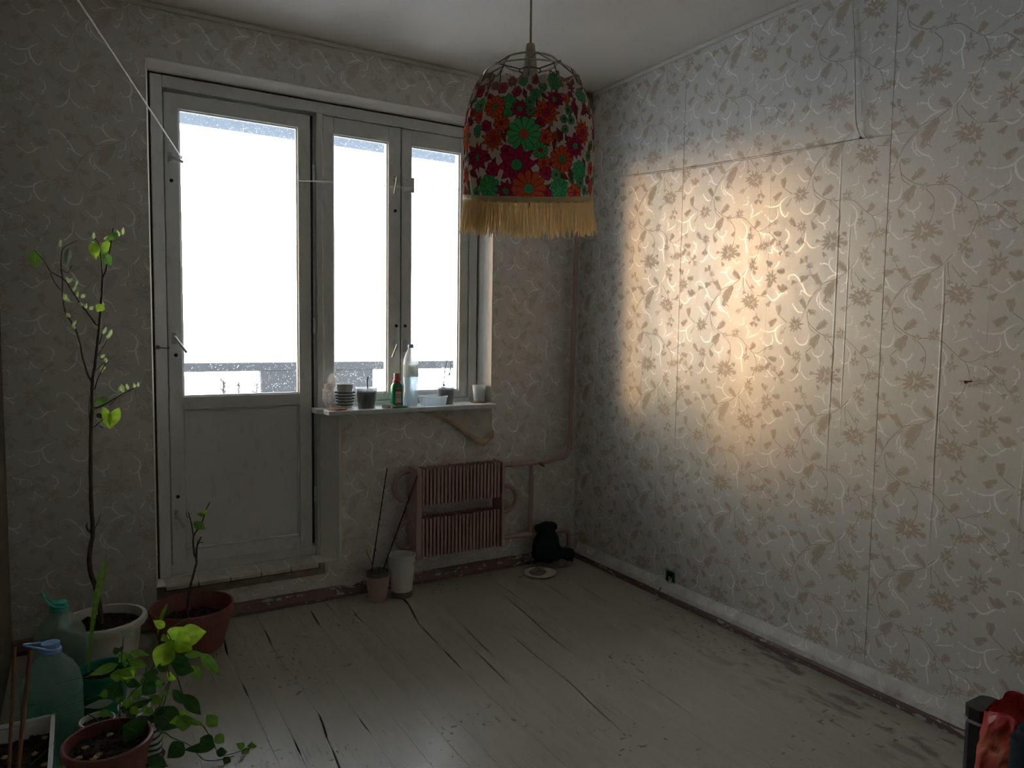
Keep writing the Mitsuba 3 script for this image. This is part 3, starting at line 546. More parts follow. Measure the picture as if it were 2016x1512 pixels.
FAB = [(.68, .64, .56), (.06, .02, .03), (.07, .42, .16), (.46, .03, .10), (.66, .11, .05), (.19, .05, .04), (.09, .52, .18), (.30, .02, .05)]
def fabric_color(p, n, uv):
    c, t = strokes_at(_fb, uv.x*FW, uv.y*FH, FW, FH, *FABN, FABK, FAB, (.68, .64, .56), 1.0)
    dust = smoothstep(1.90, 2.03, p.z)*fbm(p.x*25, p.y*25, p.z*25)
    return mix(c*(.92+.12*noise(uv.x*2400, uv.y*900)), (.36, .36, .30), dust*.55)
thin('flower_cloth', proc(fabric_color), .85, .6)
lamp = thing('pendant_lamp', 'pendant lamp with flower print cloth shade and golden fringe', 'lamp')
put(lamp, 'cord', tube([(LX, LYY, z) for z in np.linspace(H, 2.118, 8)], .0032, 8), 'lamp_cord', 40)
put(lamp, 'ceiling_hook', cat(lathe([(0, H-.025), (.012, H-.022), (.03, H-.008), (.034, H), (0, H)], 24, (LX, LYY, 0))), 'cream_plastic', 40)
put(lamp, 'socket_cover', lathe([(.004, 2.126), (.0118, 2.125), (.0128, 2.121), (.0215, 2.045), (.023, 2.00), (.0225, 1.97), (.018, 1.968), (.018, 2.0), (.004, 2.02)], 28, (LX, LYY, 0)), 'cream_plastic', 40)
ringpts = lambda r, z, n=48: [(LX+r*math.cos(a), LYY+r*math.sin(a), z) for a in np.linspace(0, 2*np.pi, n+1)]
wire = put(lamp, 'wire_frame', tube(ringpts(.077, 2.074), .0028, 8, False), 'cream_wire', 40)
for r__, z__ in ((.131, 2.036), (.174, 1.70)): put(wire, 'hoop', tube(ringpts(r__, z__), .0022, 8, False), 'cream_wire', 40)
for k in range(6):
    a = k*math.pi/3+.2
    for da in (-.26, .26): put(wire, 'rib', tube([(LX+.077*math.cos(a), LYY+.077*math.sin(a), 2.074), (LX+.131*math.cos(a+da), LYY+.131*math.sin(a+da), 2.036), (LX+.150*math.cos(a+da), LYY+.150*math.sin(a+da), 2.0), (LX+.174*math.cos(a+da), LYY+.174*math.sin(a+da), 1.70)], .0016, 6), 'dark_wire', 40)
sp = put(wire, 'spider', tube(ringpts(.030, 2.052, 28), .0018, 6, False), 'dark_wire', 40)
for k in range(3):
    a = k*2.094+.9; put(wire, 'arm', tube([(LX+.030*math.cos(a), LYY+.030*math.sin(a), 2.052), (LX+.105*math.cos(a), LYY+.105*math.sin(a), 2.058)], .0018, 6), 'dark_wire', 40)
prof = [(2.050, .128), (2.042, .134), (2.032, .137), (2.020, .145), (2.00, .156), (1.97, .168), (1.93, .179), (1.89, .185), (1.85, .187), (1.80, .187), (1.75, .186), (1.706, .184)]
nt = 260; PZ = np.linspace(2.036, 1.704, 54); PR = np.interp(-PZ, [-a for a, b in prof], [b for a, b in prof]); TH = th0+np.linspace(0, 2*np.pi, nt+1); V, UVs = [], []
for z, r in zip(PZ, PR):
    g = smoothg = np.clip((z-1.88)/.15, 0, 1)
    ph = TH-th0
    fold = (.0012+.0075*g**1.3)*np.sin(34*ph+3*np.sin(2*ph+1)+6*(z-1.9)*np.sin(5*ph))*(.6+.5*np.sin(3*ph+.5)) + .004*g*np.sin(11*ph+2)
    big = .010*np.exp(-((ph-(2*np.pi-1.0)-.25*(1.9-z))/.055)**2)+.008*np.exp(-((ph-(2*np.pi-.72)+.3*(1.85-z))/.05)**2)
    ruf = .006*max(0, (z-2.018)/.02)*np.sin(21*ph+2*np.sin(3*ph)); zz = z+.004*max(0, (z-2.012)/.022)*np.sin(13*ph+1)+.004*max(0, (z-2.012)/.022)*np.sin(5*ph)
    zz = zz-.040*np.cos(ph)
    rr = r+fold+big*(.35+.65*np.clip((2.02-z)/.1, 0, 1))*np.clip((z-1.69)/.1, .2, 1)+ruf
    V.append(np.stack([LX+rr*np.cos(TH), LYY+rr*np.sin(TH), zz*np.ones_like(TH)], 1)); UVs.append(np.stack([ph/(2*np.pi), np.full_like(TH, (z-1.68)*1000/FH)], 1))
shade = put(lamp, 'shade', grid_mesh(np.array(V)), 'flower_cloth', True, 'gathered flower print cloth cover', uv=np.array(UVs).reshape(-1, 2))
bm = (lathe([(.1835, 1.690), (.1865, 1.690), (.1875, 1.698), (.1868, 1.706), (.1835, 1.707), (.1835, 1.690)], 120, (LX, LYY, 0), lambda a, z: 1+.006*np.sin(a*160)))
slope = lambda v: np.array(v)-np.array([0, 0, 1.])*(.040*(((np.array(v)[..., 0]-LX)*math.cos(th0)+(np.array(v)[..., 1]-LYY)*math.sin(th0))/.186))[..., None]
bm.vertices = slope(bm.vertices); put(lamp, 'braid', bm, 'braid_gold', True, 'golden braid band')
r = np.random.RandomState(9); ms = []
for k in range(430):
    a = k*2*np.pi/430+r.uniform(-.007, .007); L = .092*r.uniform(.86, 1.08); o = r.uniform(-.004, .004); b = r.uniform(-.006, .012)+.004*math.sin(9*a); da = r.uniform(-.035, .035)
    pts = [(LX+(.186+o*.3*t+b*t*t)*math.cos(a+da*t*t), LYY+(.186+o*.3*t+b*t*t)*math.sin(a+da*t*t), 1.694-L*t) for t in (0, .2, .4, .6, .8, 1)]
    ms.append(tube(slope(pts), [.0012, .0015, .0018, .0019, .0019, .0010], 5, False))
put(lamp, 'fringe', cat(*ms), 'fringe_gold', True, 'golden thread fringe', kind='stuff')
# ---------------------------------------------------------------- washing lines, nails
def rope_in_plane(A, B, pix):
    """points of a hanging line between A and B whose pixels are traced: sight lines cut the upright plane through A and B"""
    A, B = np.array(A, float), np.array(B, float); n = np.cross(B-A, [0, 0, 1]); out = [A]
    for q in pix:
        d = FWD+RIGHT*(q[0]-1008)/F_PX-UP*(q[1]-756)/F_PX; out.append(EYE+d*((A-EYE) @ n)/(d @ n))
    return np.array(out+[B])
hook = (-2.088, .060, 2.042)
Q_ = at(153, 0, 1, -1.0); E_ = np.array(hook)+(Q_-np.array(hook))*1.725
one('clothesline', cat(tube([E_, Q_, hook], .0032, 8), tube(cat_rom3([hook, (-2.11, .075, 2.035), (-2.125, .085, 2.028), (-2.135, .09, 2.014)], 4), .0016, 6), trimesh.creation.torus(.008, .002, 16, 8).apply_transform(trimesh.geometry.align_vectors([0, 0, 1], [1, 0, -.3])).apply_translation(hook)), 'cord_white',
    'thick white clothesline rising from the upper handle of the balcony door', 'rope')
A_, B_ = (-1.585, .095, 2.009), (-.006, -1.742, 2.039)
ln = rope_in_plane(A_, B_, [(655, 357), (790, 368), (908, 371), (1040, 366), (1165, 353), (1300, 337), (1450, 314), (1580, 292)])
one('clothesline', cat(tube(cat_rom3(ln, 3), .0011, 6), tube(cat_rom3(ln*[1, 1, 1]+np.array([[0, 0, .0]]+[[0, 0, -.006]]*(len(ln)-2)+[[0, 0, 0]]), 3), .0009, 6)), 'cord_white', 'thin clothesline sagging from balcony door to a nail in the right wall', 'rope')
one('clothesline', tube(cat_rom3([(-.008, -1.66, 2.64), (-.012, -1.69, 2.45), (-.016, -1.708, 2.25), (-.020, -1.722, 2.10), (-.014, -1.738, 2.045)], 4), .0024, 8), 'cord_white', 'white cord hanging down the right wall from the ceiling to a nail', 'rope')
one('clothesline', tube([(-.010, -1.744, 2.037), (-.005, -2.0, 2.012), (-.005, -2.4, 1.975), (-.006, -3.0, 1.93)], .0010, 6), 'cord_white', 'thin line stretched along the right wall, right of the upper nail', 'rope')
def nail(x, y, z, L, label):
    one('nail', cat(tube([(0, y, z), (-L, y-.004, z-.002)], .0022, 8), tube([(-L, y-.004, z-.002), (-L-.0025, y-.004, z-.002)], .0052, 10)), 'black_metal', label, 'nail')
nail(0, -1.742, 2.039, .022, 'dark nail in the right wall where the clotheslines are tied')
nail(0, -2.165, 1.174, .040, 'bent black nail alone in the right wall at mid height')
# broken socket low on the right wall
sk = thing('electric_socket', 'broken open socket, a dark hole with bare wires low on the right wall', 'socket')
put(sk, 'box', cat(box(-.004, .0, -.848, -.792, .055, .140, .001)), 'dark_gap', False)
put(sk, 'rim', ring_bars(0, .062, 0, .092, .006, 0, .006, .001).apply_transform(np.array([[0, 1, 0, -.0075], [-1, 0, 0, -.789], [0, 0, 1, .052], [0, 0, 0, 1.]])), 'green_plastic', False)
for p in ([(-.003, -.80, .12), (-.022, -.808, .105), (-.012, -.82, .09), (-.003, -.825, .075)], [(-.003, -.835, .125), (-.018, -.828, .11), (-.016, -.815, .10), (-.006, -.812, .07)], [(-.003, -.80, .07), (-.02, -.79, .055), (-.036, -.785, .048), (-.04, -.775, .02)]): put(sk, 'wire', tube(cat_rom3(p, 5), .0022, 6), 'black_metal' if p[0][2] > .1 else 'grey_rag', 40)
put(sk, 'contact', box(-.014, -.003, -.832, -.815, .080, .115, .001), 'label_white', False)
# ---------------------------------------------------------------- radiator and pipes
rad = thing('radiator', 'dusty pink wall convector with two rows of fins under the window', 'radiator')
fy0, fy1 = -.135, -.045
fin = cat(box(0, .0022, fy0, fy1, 0, 1, .0003), box(0, .0120, fy0-.002, fy0+.0005, 0, 1, .0004))
fin_d = mikit.ply(fin, 'material_radiator_paint', smooth=False)
for z0, z1 in ((.436, .622), (.170, .370)):
    for i in range(22):
        k = key_of(rad+'__fin'); scene[k] = {**fin_d, 'to_world': T().translate([-1.036+i*.0206, 0, z0+.0018*math.sin(i*2.3)]).scale([1, 1, z1-z0])}
put(rad, 'side_plate', box(-1.070, -1.040, fy0-.006, -.03, .168, .628, .002), 'radiator_paint', False); put(rad, 'side_plate', box(-.578, -.562, fy0-.006, -.03, .165, .624, .002), 'radiator_paint', False)
PY, PR_ = -.052, .0125
def ubend(x, z0, z1, s, reach):
    m, h = (z0+z1)/2, (z1-z0)/2; a = np.linspace(np.pi/2, -np.pi/2, 13)
    pts = [(x, PY, z1)]+[(x+s*(reach-h)*1.0+s*h*math.cos(t), PY, m+h*math.sin(t)) for t in a]+[(x, PY, z0)]
    return put(rad, 'return_bend', tube(pts, PR_, 14), 'radiator_paint', 40)
ubend(-1.068, .452, .602, -1, .085); ubend(-1.068, .205, .345, -1, .078); ubend(-.564, .330, .470, 1, .128)
for z in (.530, .272): put(rad, 'inner_pipe', tube([(-1.04, PY, z), (-.56, PY, z)], PR_, 12), 'radiator_paint', 40)
pipe = thing('heating_pipe', 'dusty pink heating riser running down the corner and into the radiator', 'pipe')
PP = -.07
put(pipe, 'riser', tube([(-.062, PP, H), (-.068, PP, 2.0), (-.084, PP, 1.3), (-.092, PP, .72), (-.093, PP, .68)]+[(-.143+.05*math.cos(a), PP, .66-.055*math.sin(a)-.0) for a in np.linspace(.1, np.pi/2, 8)]+[(-.25, PP, .592), (-.562, PP, .590)], .0135, 16), 'radiator_paint', 40)
for x, L, r_ in ((-.475, .012, .019), (-.455, .03, .0165), (-.41, .02, .0155), (-.345, .05, .0175), (-.275, .022, .019), (-.245, .018, .016)): put(pipe, 'coupling', tube([(x-L/2, PP, .590), (x+L/2, PP, .590)], r_, 12 if r_ < .017 else 6), 'radiator_paint', 30)
put(pipe, 'bypass', tube([(-.352, PP, .585), (-.350, PP, .190)], .013, 14), 'radiator_paint', 40)
vk = put(pipe, 'valve', cat(tube([(-.30, PP, .588), (-.30, PP-.03, .580)], .010, 10), tube([(-.30, PP-.028, .580), (-.30, PP-.05, .574)], .006, 8)), 'rusty_iron', 40)
put(pipe, 'lower_pipe', tube([(-.562, PP, .193), (-.35, PP, .188), (-.15, PP, .183)]+[(-.128+.04*math.sin(a), PP, .143+.04*math.cos(a)) for a in np.linspace(0, np.pi/2, 8)]+[(-.088, PP, .10), (-.087, PP, -.02)], .0135, 16), 'radiator_paint', 40)
put(pipe, 'ceiling_sleeve', cat(box(-.10, -.015, -.115, -.001, 2.555, 2.628, .003)), 'rough_plaster', False, 'grey patch where the riser meets the ceiling')
# torn paper under the sill
flap = thing('torn_wallpaper', 'torn flap of wallpaper curling off the wall under the right end of the sill', 'torn paper')
bot = np.array([(-1.03, .903), (-.93, .878), (-.86, .849), (-.80, .812), (-.74, .765), (-.69, .722), (-.655, .700), (-.632, .699), (-.595, .735), (-.580, .74)]); P, Q = [], []
for x in np.linspace(-1.02, -.582, 40):
    zb = np.interp(x, bot[:, 0], bot[:, 1]); k = (x+1.03)/.45; row = []
    for t in np.linspace(0, 1, 9): row.append((x, -.003-.042*k*t**1.5-.004*meshkit.fbm(np.array([x*25, t*4, 0]), 3), .9045-(.9045-zb)*t))
    P.append(row); w = .006+.055*max(0, k-.25)
    Q.append([(x-.004, -.003-.042*k-.004-.010*math.sin(t*3.0)*k, zb+w*t) for t in np.linspace(0, 1, 6)])
put(flap, 'sheet', grid_mesh(P), mat('flap_paper', proc(lambda p, n, uv: mi.Color3f(.60, .57, .50)*(.75+.4*fbm(p.x*18, p.y*18, p.z*18))*(1-.5*smoothstep(.90, .93, noise(p.x*45, p.z*70)))), .8, .2), True)
put(flap, 'curled_edge', grid_mesh(Q), mat('flap_edge', proc(lambda p, n, uv: mi.Color3f(.55, .42, .29)*(.7+.5*fbm(p.x*22, p.z*22, 2.0))), .8, .2), True, 'tan curled edge')
# ---------------------------------------------------------------- things on the sill
SZ = .928
def cup(name, label, x, y, r0, r1, h, bsdf, group=None, catg='cup', lip=.002, wall=.0012):
    t = thing(name, label, catg, group)
    put(t, 'body', lathe([(0, 0), (r0-.002, 0), (r0, .002), (r1-.001, h-.003), (r1+lip, h-.002), (r1+lip, h), (r1-wall, h), (r0-wall, .004), (0, .004)], 36, (x, y, SZ)), bsdf, 40); return t
def soil_plug(t, x, y, z0, z1, r0, r1, n=60, seed=0, bsdf='soil', r_cl=.006):
    r = np.random.RandomState(seed)
    def pl(q): a, d = q.rand()*6.283, math.sqrt(q.rand())*r1*.9; return np.array([x+d*math.cos(a), y+d*math.sin(a), z1])
    put(t, 'soil', cat(lathe([(0, z0), (r0, z0), (r1, z1), (r1*.6, z1+.004), (0, z1+.003)], 28, (x, y, 0)), clods(n, pl, r_cl*.4, r_cl, seed)), bsdf, 30)
def crumple(c, s, seed, amp=.35, freq=3.0, sub=4):
    m = trimesh.creation.icosphere(sub); v = np.array(m.vertices); n = np.abs(meshkit.fbm(v*freq+seed, 4, seed)-.5)*2
    fine = np.abs(meshkit.fbm(v*freq*2.7+seed, 3, seed+3)-.5)*2
    v = v*(1-amp*(1-n)-amp*.5*(1-fine))[:, None]*np.asarray(s)+np.asarray(c); v[:, 2] = np.maximum(v[:, 2], SZ+.001 if c[2] > .8 else .001); return trimesh.Trimesh(v, m.faces, process=False)
b = thing('plastic_bag', 'crumpled clear plastic bag at the left end of the sill', 'bag')
put(b, 'film', cat(crumple((-1.458, .038, .995), (.044, .040, .10), 2), crumple((-1.440, .036, 1.06), (.034, .032, .062), 5)), 'film_plastic', False)
one('coaster', lathe([(0, 0), (.044, 0), (.046, .002), (.046, .005), (.044, .007), (0, .007)], 32, (-1.432, -.024, SZ)), 'cork', 'round cork coaster under the plastic bag at the left end of the sill', 'coaster')
one('coaster', lathe([(0, 0), (.044, 0), (.046, .002), (.046, .005), (.044, .007), (0, .007)], 32, (-.632, .030, SZ)), 'cork', 'round cork coaster under the small white cup at the right end of the sill', 'coaster')
c = cup('yogurt_cup', 'white cup with teal stripes next to the plastic bag on the sill', -1.372, .045, .034, .039, .118, 'clean_white')
for i in range(5): put(c, 'stripe', lathe([(.0350+.00021*k, k*.001) for k in (14+i*15, 14+i*15+6)], 36, (-1.372, .045, SZ)), 'stripe_teal', True)
put(c, 'clear_rim', lathe([(.0392, .094), (.0405, .118), (.039, .118), (.0380, .094)], 36, (-1.372, .045, SZ)), 'frosted_plastic', 40)
lb = np.linspace(-2.2, -1.2, 8); put(c, 'label_patch', grid_mesh([[(-1.372+(.0360+.00004*k)*math.cos(a), .045+(.0360+.00004*k)*math.sin(a), SZ+.001*k+.006) for a in lb] for k in (4, 20, 40)]), 'label_white', True)
tx = meshkit.text_mesh('O', .012, .0006); tx.apply_transform(trimesh.transformations.rotation_matrix(math.pi/2, [1, 0, 0])); tx.apply_translation([-1.387, .005, SZ+.014]); put(c, 'lettering', tx, 'ink_dark', False)
c = cup('seedling_cup', 'clear cup full of dark soil with one short dead twig on the sill', -1.277, .002, .042, .052, .100, 'clear_plastic')
soil_plug(c, -1.277, .002, SZ+.005, SZ+.084, .039, .047, 70, 3); put(c, 'twig', tube(cat_rom3([(-1.268, .01, SZ+.085), (-1.27, .008, SZ+.11), (-1.273, .005, SZ+.132), (-1.268, .004, SZ+.155)], 4), [.0025]*12+[.002], 7), 'bark', 40); put(c, 'dry_leaf', crumple((-1.262, .0, SZ+.094), (.012, .008, .006), 8, sub=2), 'dry_leaf', False)
t = one('empty_tube', cat(tube([(-1.215, -.045, SZ+.012), (-1.16, -.055, SZ+.009)], [.011, .008], 10), box(-1.162, -1.150, -.067, -.045, SZ+.001, SZ+.012, .002)), 'label_white', 'flattened white squeeze tube lying on the sill before the green bottle', 'tube')
t = thing('seed_packet', 'small green packet lying flat on the sill before the green bottle', 'packet')
put(t, 'sleeve', cat(box(-1.172, -1.092, -.078, -.050, SZ+.0005, SZ+.009, .003), box(-1.19, -1.155, -.045, -.02, SZ+.0005, SZ+.018, .004)), 'bottle_green', False); put(t, 'end_flap', box(-1.176, -1.170, -.079, -.049, SZ+.0005, SZ+.0095, .001), 'label_white', False)
gx, gy = -1.122, -.005
t = thing('fertilizer_bottle', 'green plastic bottle with a red cap and white label on the sill', 'bottle')
sq = lambda a, z: 1/np.maximum(np.abs(np.cos(a))**3.2+np.abs(np.sin(a)/.8)**3.2, 1e-6)**(1/3.2)
put(t, 'body', lathe([(0, 0), (.026, 0), (.029, .004), (.029, .095), (.027, .108), (.019, .120), (.015, .126), (0, .126)], 44, (gx, gy, SZ), sq), 'bottle_green', 40)
put(t, 'collar', lathe([(0, .122), (.019, .122), (.020, .125), (.0195, .134), (.016, .137), (0, .137)], 30, (gx, gy, SZ), lambda a, z: 1+.02*np.sign(np.sin(24*a))), 'red_plastic', 30); put(t, 'cap', lathe([(0, .136), (.0155, .136), (.0150, .166), (.0135, .169), (0, .169)], 30, (gx, gy, SZ), lambda a, z: 1+.015*np.sign(np.sin(20*a))), 'pink_cap', 30)
la = np.linspace(-2.15, -.98, 14); fw = lambda z0, z1, o: grid_mesh([[(gx+(.029+o)*float(sq(np.array(a), 0))*math.cos(a), gy+(.029+o)*float(sq(np.array(a), 0))*math.sin(a), z) for a in la] for z in (SZ+z0, SZ+z1)])
lab = put(t, 'label', fw(.010, .094, .0006), 'label_white', True, 'white label with red bands')
put(lab, 'band', fw(.078, .092, .0010), 'red_plastic', True); put(lab, 'band', fw(.012, .022, .0010), 'red_plastic', True); put(lab, 'text_line', fw(.060, .063, .0010), 'red_plastic', True); put(lab, 'text_line', fw(.052, .054, .0010), 'ink_dark', True); put(lab, 'text_line', fw(.046, .048, .0010), 'ink_dark', True)
bx_, by_ = -1.043, .005
t = thing('water_bottle', 'tall clear bottle with a blue cap, half full of water, on the sill', 'bottle')
bp = [(0, .006), (.020, 0), (.034, .002), (.038, .012), (.0375, .022), (.0388, .026), (.0375, .031), (.0388, .036), (.0375, .05), (.0335, .085), (.034, .10), (.0385, .125), (.0388, .15), (.0388, .215), (.036, .235), (.026, .268), (.016, .288), (.0128, .295), (.0128, .303)]
put(t, 'body', lathe(bp, 48, (bx_, by_, SZ), lambda a, z: 1+.02*np.sin(8*a)*np.exp(-((z-.075)/.03)**2)), 'clear_plastic', 50); put(t, 'water', lathe([(0, .007)]+[(r_*.96, max(z_, .006)) for r_, z_ in bp[1:13]]+[(.0372, .150), (0, .150)], 40, (bx_, by_, SZ)), thin('water_fill', (.80, .88, .92), .15, .7, .75), 50)
put(t, 'cap', lathe([(0, .296), (.0155, .296), (.0155, .299), (.0145, .300), (.0140, .312), (.012, .314), (0, .314)], 30, (bx_, by_, SZ), lambda a, z: 1+.02*np.sign(np.sin(30*a))), 'blue_cap', 30); put(t, 'wrapper', lathe([(.0392, .150), (.0392, .212)], 40, (bx_, by_, SZ), lambda a, z: np.where((np.cos(a+.9) > -.55), 1., 1.)), thin('wrapper_film', (.62, .66, .60), .5, 1.1, .15), 40)
put(t, 'wrapper_print', grid_mesh([[(bx_+.0396*math.cos(a), by_+.0396*math.sin(a), SZ+z) for a in np.linspace(-2.3, -1.5, 8)] for z in (.160, .205)]), thin('wrapper_white', (.8, .8, .74), .6, 1.0), True)
t = thing('food_tub', 'shallow clear plastic tub with a lid edge, right of the water bottle on the sill', 'box')
sq2 = lambda a, z: 1/np.maximum(np.abs(np.cos(a)/1.0)**5+np.abs(np.sin(a)/.58)**5, 1e-6)**(1/5)
put(t, 'body', lathe([(0, 0), (.060, 0), (.063, .003), (.070, .044), (.0735, .045), (.0735, .048), (.069, .048), (.061, .005), (0, .004)], 60, (-.925, -.012, SZ), sq2), 'clear_plastic', 40); put(t, 'rim', lathe([(.0725, .044), (.0745, .044), (.0745, .050), (.0715, .050), (.0725, .044)], 60, (-.925, -.012, SZ), sq2), 'frosted_plastic', 40)
c = cup('seedling_cup', 'clear cup of soil with two thin bare shoots, behind the tub on the sill', -.828, .035, .037, .047, .098, 'clear_plastic')
soil_plug(c, -.828, .035, SZ+.005, SZ+.078, .035, .043, 60, 6)
for p in ([at(870, 762, 1, .035), at(893, 775, 1, .035)],): pass
put(c, 'shoot', tube(cat_rom3([(-.848, .03, SZ+.075), (-.842, .03, SZ+.14), (-.838, .03, SZ+.18), (-.825, .03, SZ+.235)], 4), .0017, 6), 'bark', 40); put(c, 'shoot', tube(cat_rom3([(-.846, .03, SZ+.08), (-.832, .03, SZ+.115), (-.812, .03, SZ+.155), (-.806, .03, SZ+.19), (-.802, .03, SZ+.225)], 4), .0016, 6), 'bark', 40); put(c, 'bud', cat(*[trimesh.creation.icosphere(2, s).apply_translation(q) for q, s in (((-.812, .03, SZ+.155), .005), ((-.845, .03, SZ+.10), .006))]), 'bark', 40)
c = cup('plastic_cup', 'small white translucent cup on a cork coaster at the right end of the sill', -.632, .030, .030, .038, .088, 'frosted_plastic'); scene[c+'__body']['to_world'] = T().translate([0, 0, .0072])
put(c, 'powder_fill', lathe([(0, .012), (.028, .012), (.0345, .068), (.02, .071), (0, .069)], 30, (-.632, .030, SZ)), 'clean_white', 40)
# ---------------------------------------------------------------- things on the floor by the window
def pot(t, x, y, r0, r1, h, bsdf, name='pot', rim=.010, rimh=.018, wall=.005, wob=None, z0=0.0):
    return put(t, name, lathe([(0, z0), (r0-.004, z0), (r0, z0+.004), (r1-rim*.3-.002, h-rimh-.003), (r1+rim*.2, h-rimh), (r1+rim*.4, h-rimh*.5), (r1+rim*.3, h-.002), (r1, h), (r1-wall, h-.001), (r1-wall-.004, h-.02), (r0-wall, z0+.01), (0, z0+.01)], 64, (x, y, 0), wob), bsdf, 40)
def soil_in(t, x, y, r, z, seed, n=160, big=.009):
    q = np.random.RandomState(seed)
    P = [[(x+r*k*math.cos(a), y+r*k*math.sin(a), z+.012*(meshkit.fbm(np.array([k*3*math.cos(a), k*3*math.sin(a), seed*1.0]), 3)-.4)) for a in np.linspace(0, 2*np.pi, 40, endpoint=False)] for k in (1.0, .8, .6, .4, .2, .02)]
    def pl(w): a, d = w.rand()*6.283, math.sqrt(w.rand())*r*.95; return np.array([x+d*math.cos(a), y+d*math.sin(a), z])
    return put(t, 'soil', cat(grid_mesh(P, True), clods(n, pl, big*.3, big, seed)), 'soil', 30)
t = thing('orchid_pot', 'small pink pot with bark and two black stakes, beside the white bucket', 'flower pot')
ox, oy = -1.272, -.140
pot(t, ox, oy, .043, .061, .128, 'pink_ceramic', rim=.002, rimh=.006)
put(t, 'inner_pot', lathe([(.045, .02), (.054, .125), (.056, .146), (.053, .146), (.050, .128), (0, .127)], 40, (ox, oy, 0)), 'grey_pot', 40)
put(t, 'bark_chips', clods(46, lambda q: np.array([ox+.042*math.sqrt(q.rand())*math.cos(a := q.rand()*6.28), oy+.042*q.rand()*math.sin(a), .134+.012*q.rand()]), .006, .013, 4), 'bark', False)
for base, tip, kn in (((ox-.034, oy+.0, .13), at(762, 922, 1, -.09), (.23, .52)), ((ox+.020, oy+.0, .13), at(822, 936, 1, -.165), (.12, .36, .62))):
    b_, t_ = np.array(base), np.array(tip); k = put(t, 'stake', tube([b_, b_+(t_-b_)*.5, t_], [.0035, .0032, .0028], 8), 'black_stick', 40)
    for f in kn: put(k, 'clip', crumple(b_+(t_-b_)*f+np.array([.002, -.003, 0]), (.008, .007, .007), int(f*100), sub=2), 'black_stick', False)
put(t, 'dead_stem', tube(cat_rom3([(ox-.02, oy, .135), (ox-.03, oy, .19), (ox-.05, oy, .235), (ox-.058, oy, .26)], 4), .0018, 6), 'cane', 40)
t = thing('white_bucket', 'tall white plastic bucket with a dark foot ring and small red mark', 'bucket')
wx, wy = -1.146, -.138
put(t, 'body', lathe([(0, .028), (.047, .028), (.052, .032), (.057, .10), (.0585, .104), (.060, .13), (.066, .20), (.0685, .204), (.0685, .209), (.0655, .209), (.064, .203), (.050, .04), (0, .036)], 56, (wx, wy, 0)), 'clean_white', 40)
put(t, 'foot_ring', lathe([(0, 0), (.049, 0), (.051, .003), (.050, .030), (0, .030)], 48, (wx, wy, 0)), 'grey_pot', 40)
put(t, 'red_mark', grid_mesh([[(wx+(.0645+.0003*i)*math.cos(a), wy+(.0645+.0003*i)*math.sin(a), .150+.006*i+.008*math.cos((a+.62)*4)) for a in np.linspace(-.95, -.35, 12)] for i in range(4)]), 'pink_cap', True)
put(t, 'bail', tube([(wx+.0605*math.cos(a), wy+.0605*math.sin(a)-.006, .135-.055*math.sin((a+1.2)*2.1)) for a in np.linspace(-.95, .2, 14)], .0015, 6), 'metal_grey', 40)
t = thing('cloth_bundle', 'black cloth bundle hung over the lower heating pipe in the corner', 'cloth')
S = [(-.322, -.105, .226, .022), (-.222, -.105, .224, .025), (-.268, -.105, .228, .028), (-.298, -.11, .145, .050), (-.240, -.11, .150, .046), (-.318, -.115, .085, .046), (-.262, -.12, .07, .046), (-.215, -.115, .09, .034), (-.165, -.12, .064, .026), (-.115, -.12, .058, .027), (-.120, -.13, .022, .020)]
put(t, 'cloth', blob(S, .010, .005, 45, 2, [(0, 2, 1), (2, 3), (2, 4), (3, 4), (3, 4, 5), (3, 4, 6), (4, 6, 7), (5, 6, 7), (7, 8), (6, 8), (8, 9), (9, 10), (8, 10)]), 'cloth_black', True)
one('grey_rag', blob([(-.215, -.165, .018, .016), (-.165, -.165, .016, .015), (-.135, -.155, .014, .012), (-.19, -.15, .030, .014)], .008, .004, 60, 4, [(0, 1), (1, 2), (0, 3), (1, 3)]), 'grey_rag', 'crumpled grey rag at the foot of the black bundle', 'rag')
t = thing('plastic_plate', 'white plastic plate holding grey stones on the floor near the corner', 'plate')
px_, py_ = -.372, -.205
put(t, 'dish', lathe([(0, 0), (.055, 0), (.060, .002), (.082, .011), (.088, .012), (.088, .014), (.080, .0135), (.058, .005), (0, .004)], 56, (px_, py_, 0), lambda a, z: 1+.09*np.exp(-((np.mod(a+.2+np.pi, 2*np.pi)-np.pi)/.28)**2)), 'white_plastic', 40)
for i, (dx, dy, s) in enumerate(((-.03, .012, (.026, .02, .016)), (-.005, .02, (.03, .02, .02)), (.015, .0, (.022, .02, .014)), (-.012, -.02, (.028, .012, .012)), (-.04, -.008, (.014, .014, .010)), (.028, .022, (.014, .010, .012)))):
    m = trimesh.creation.icosphere(2); v = np.array(m.vertices)*(1+.5*(meshkit.fbm(m.vertices*2+i, 3, i)-.5))[:, None]*np.array(s); v[:, 2] = np.maximum(v[:, 2]+.012, .0)+.0045; m.vertices = v+np.array([px_+dx, py_+dy, 0])
    one('grey_stone', m, 'ash_grey', ['long grey ash lump at the left of the white plate', 'largest grey lump in the middle of the white plate', 'grey lump at the right middle of the white plate', 'flat dark grey lump at the front of the white plate', 'smallest grey lump by the left edge of the white plate', 'small upright grey lump at the back right of the white plate'][i], 'stone', 'grey lumps on the white plate', False)
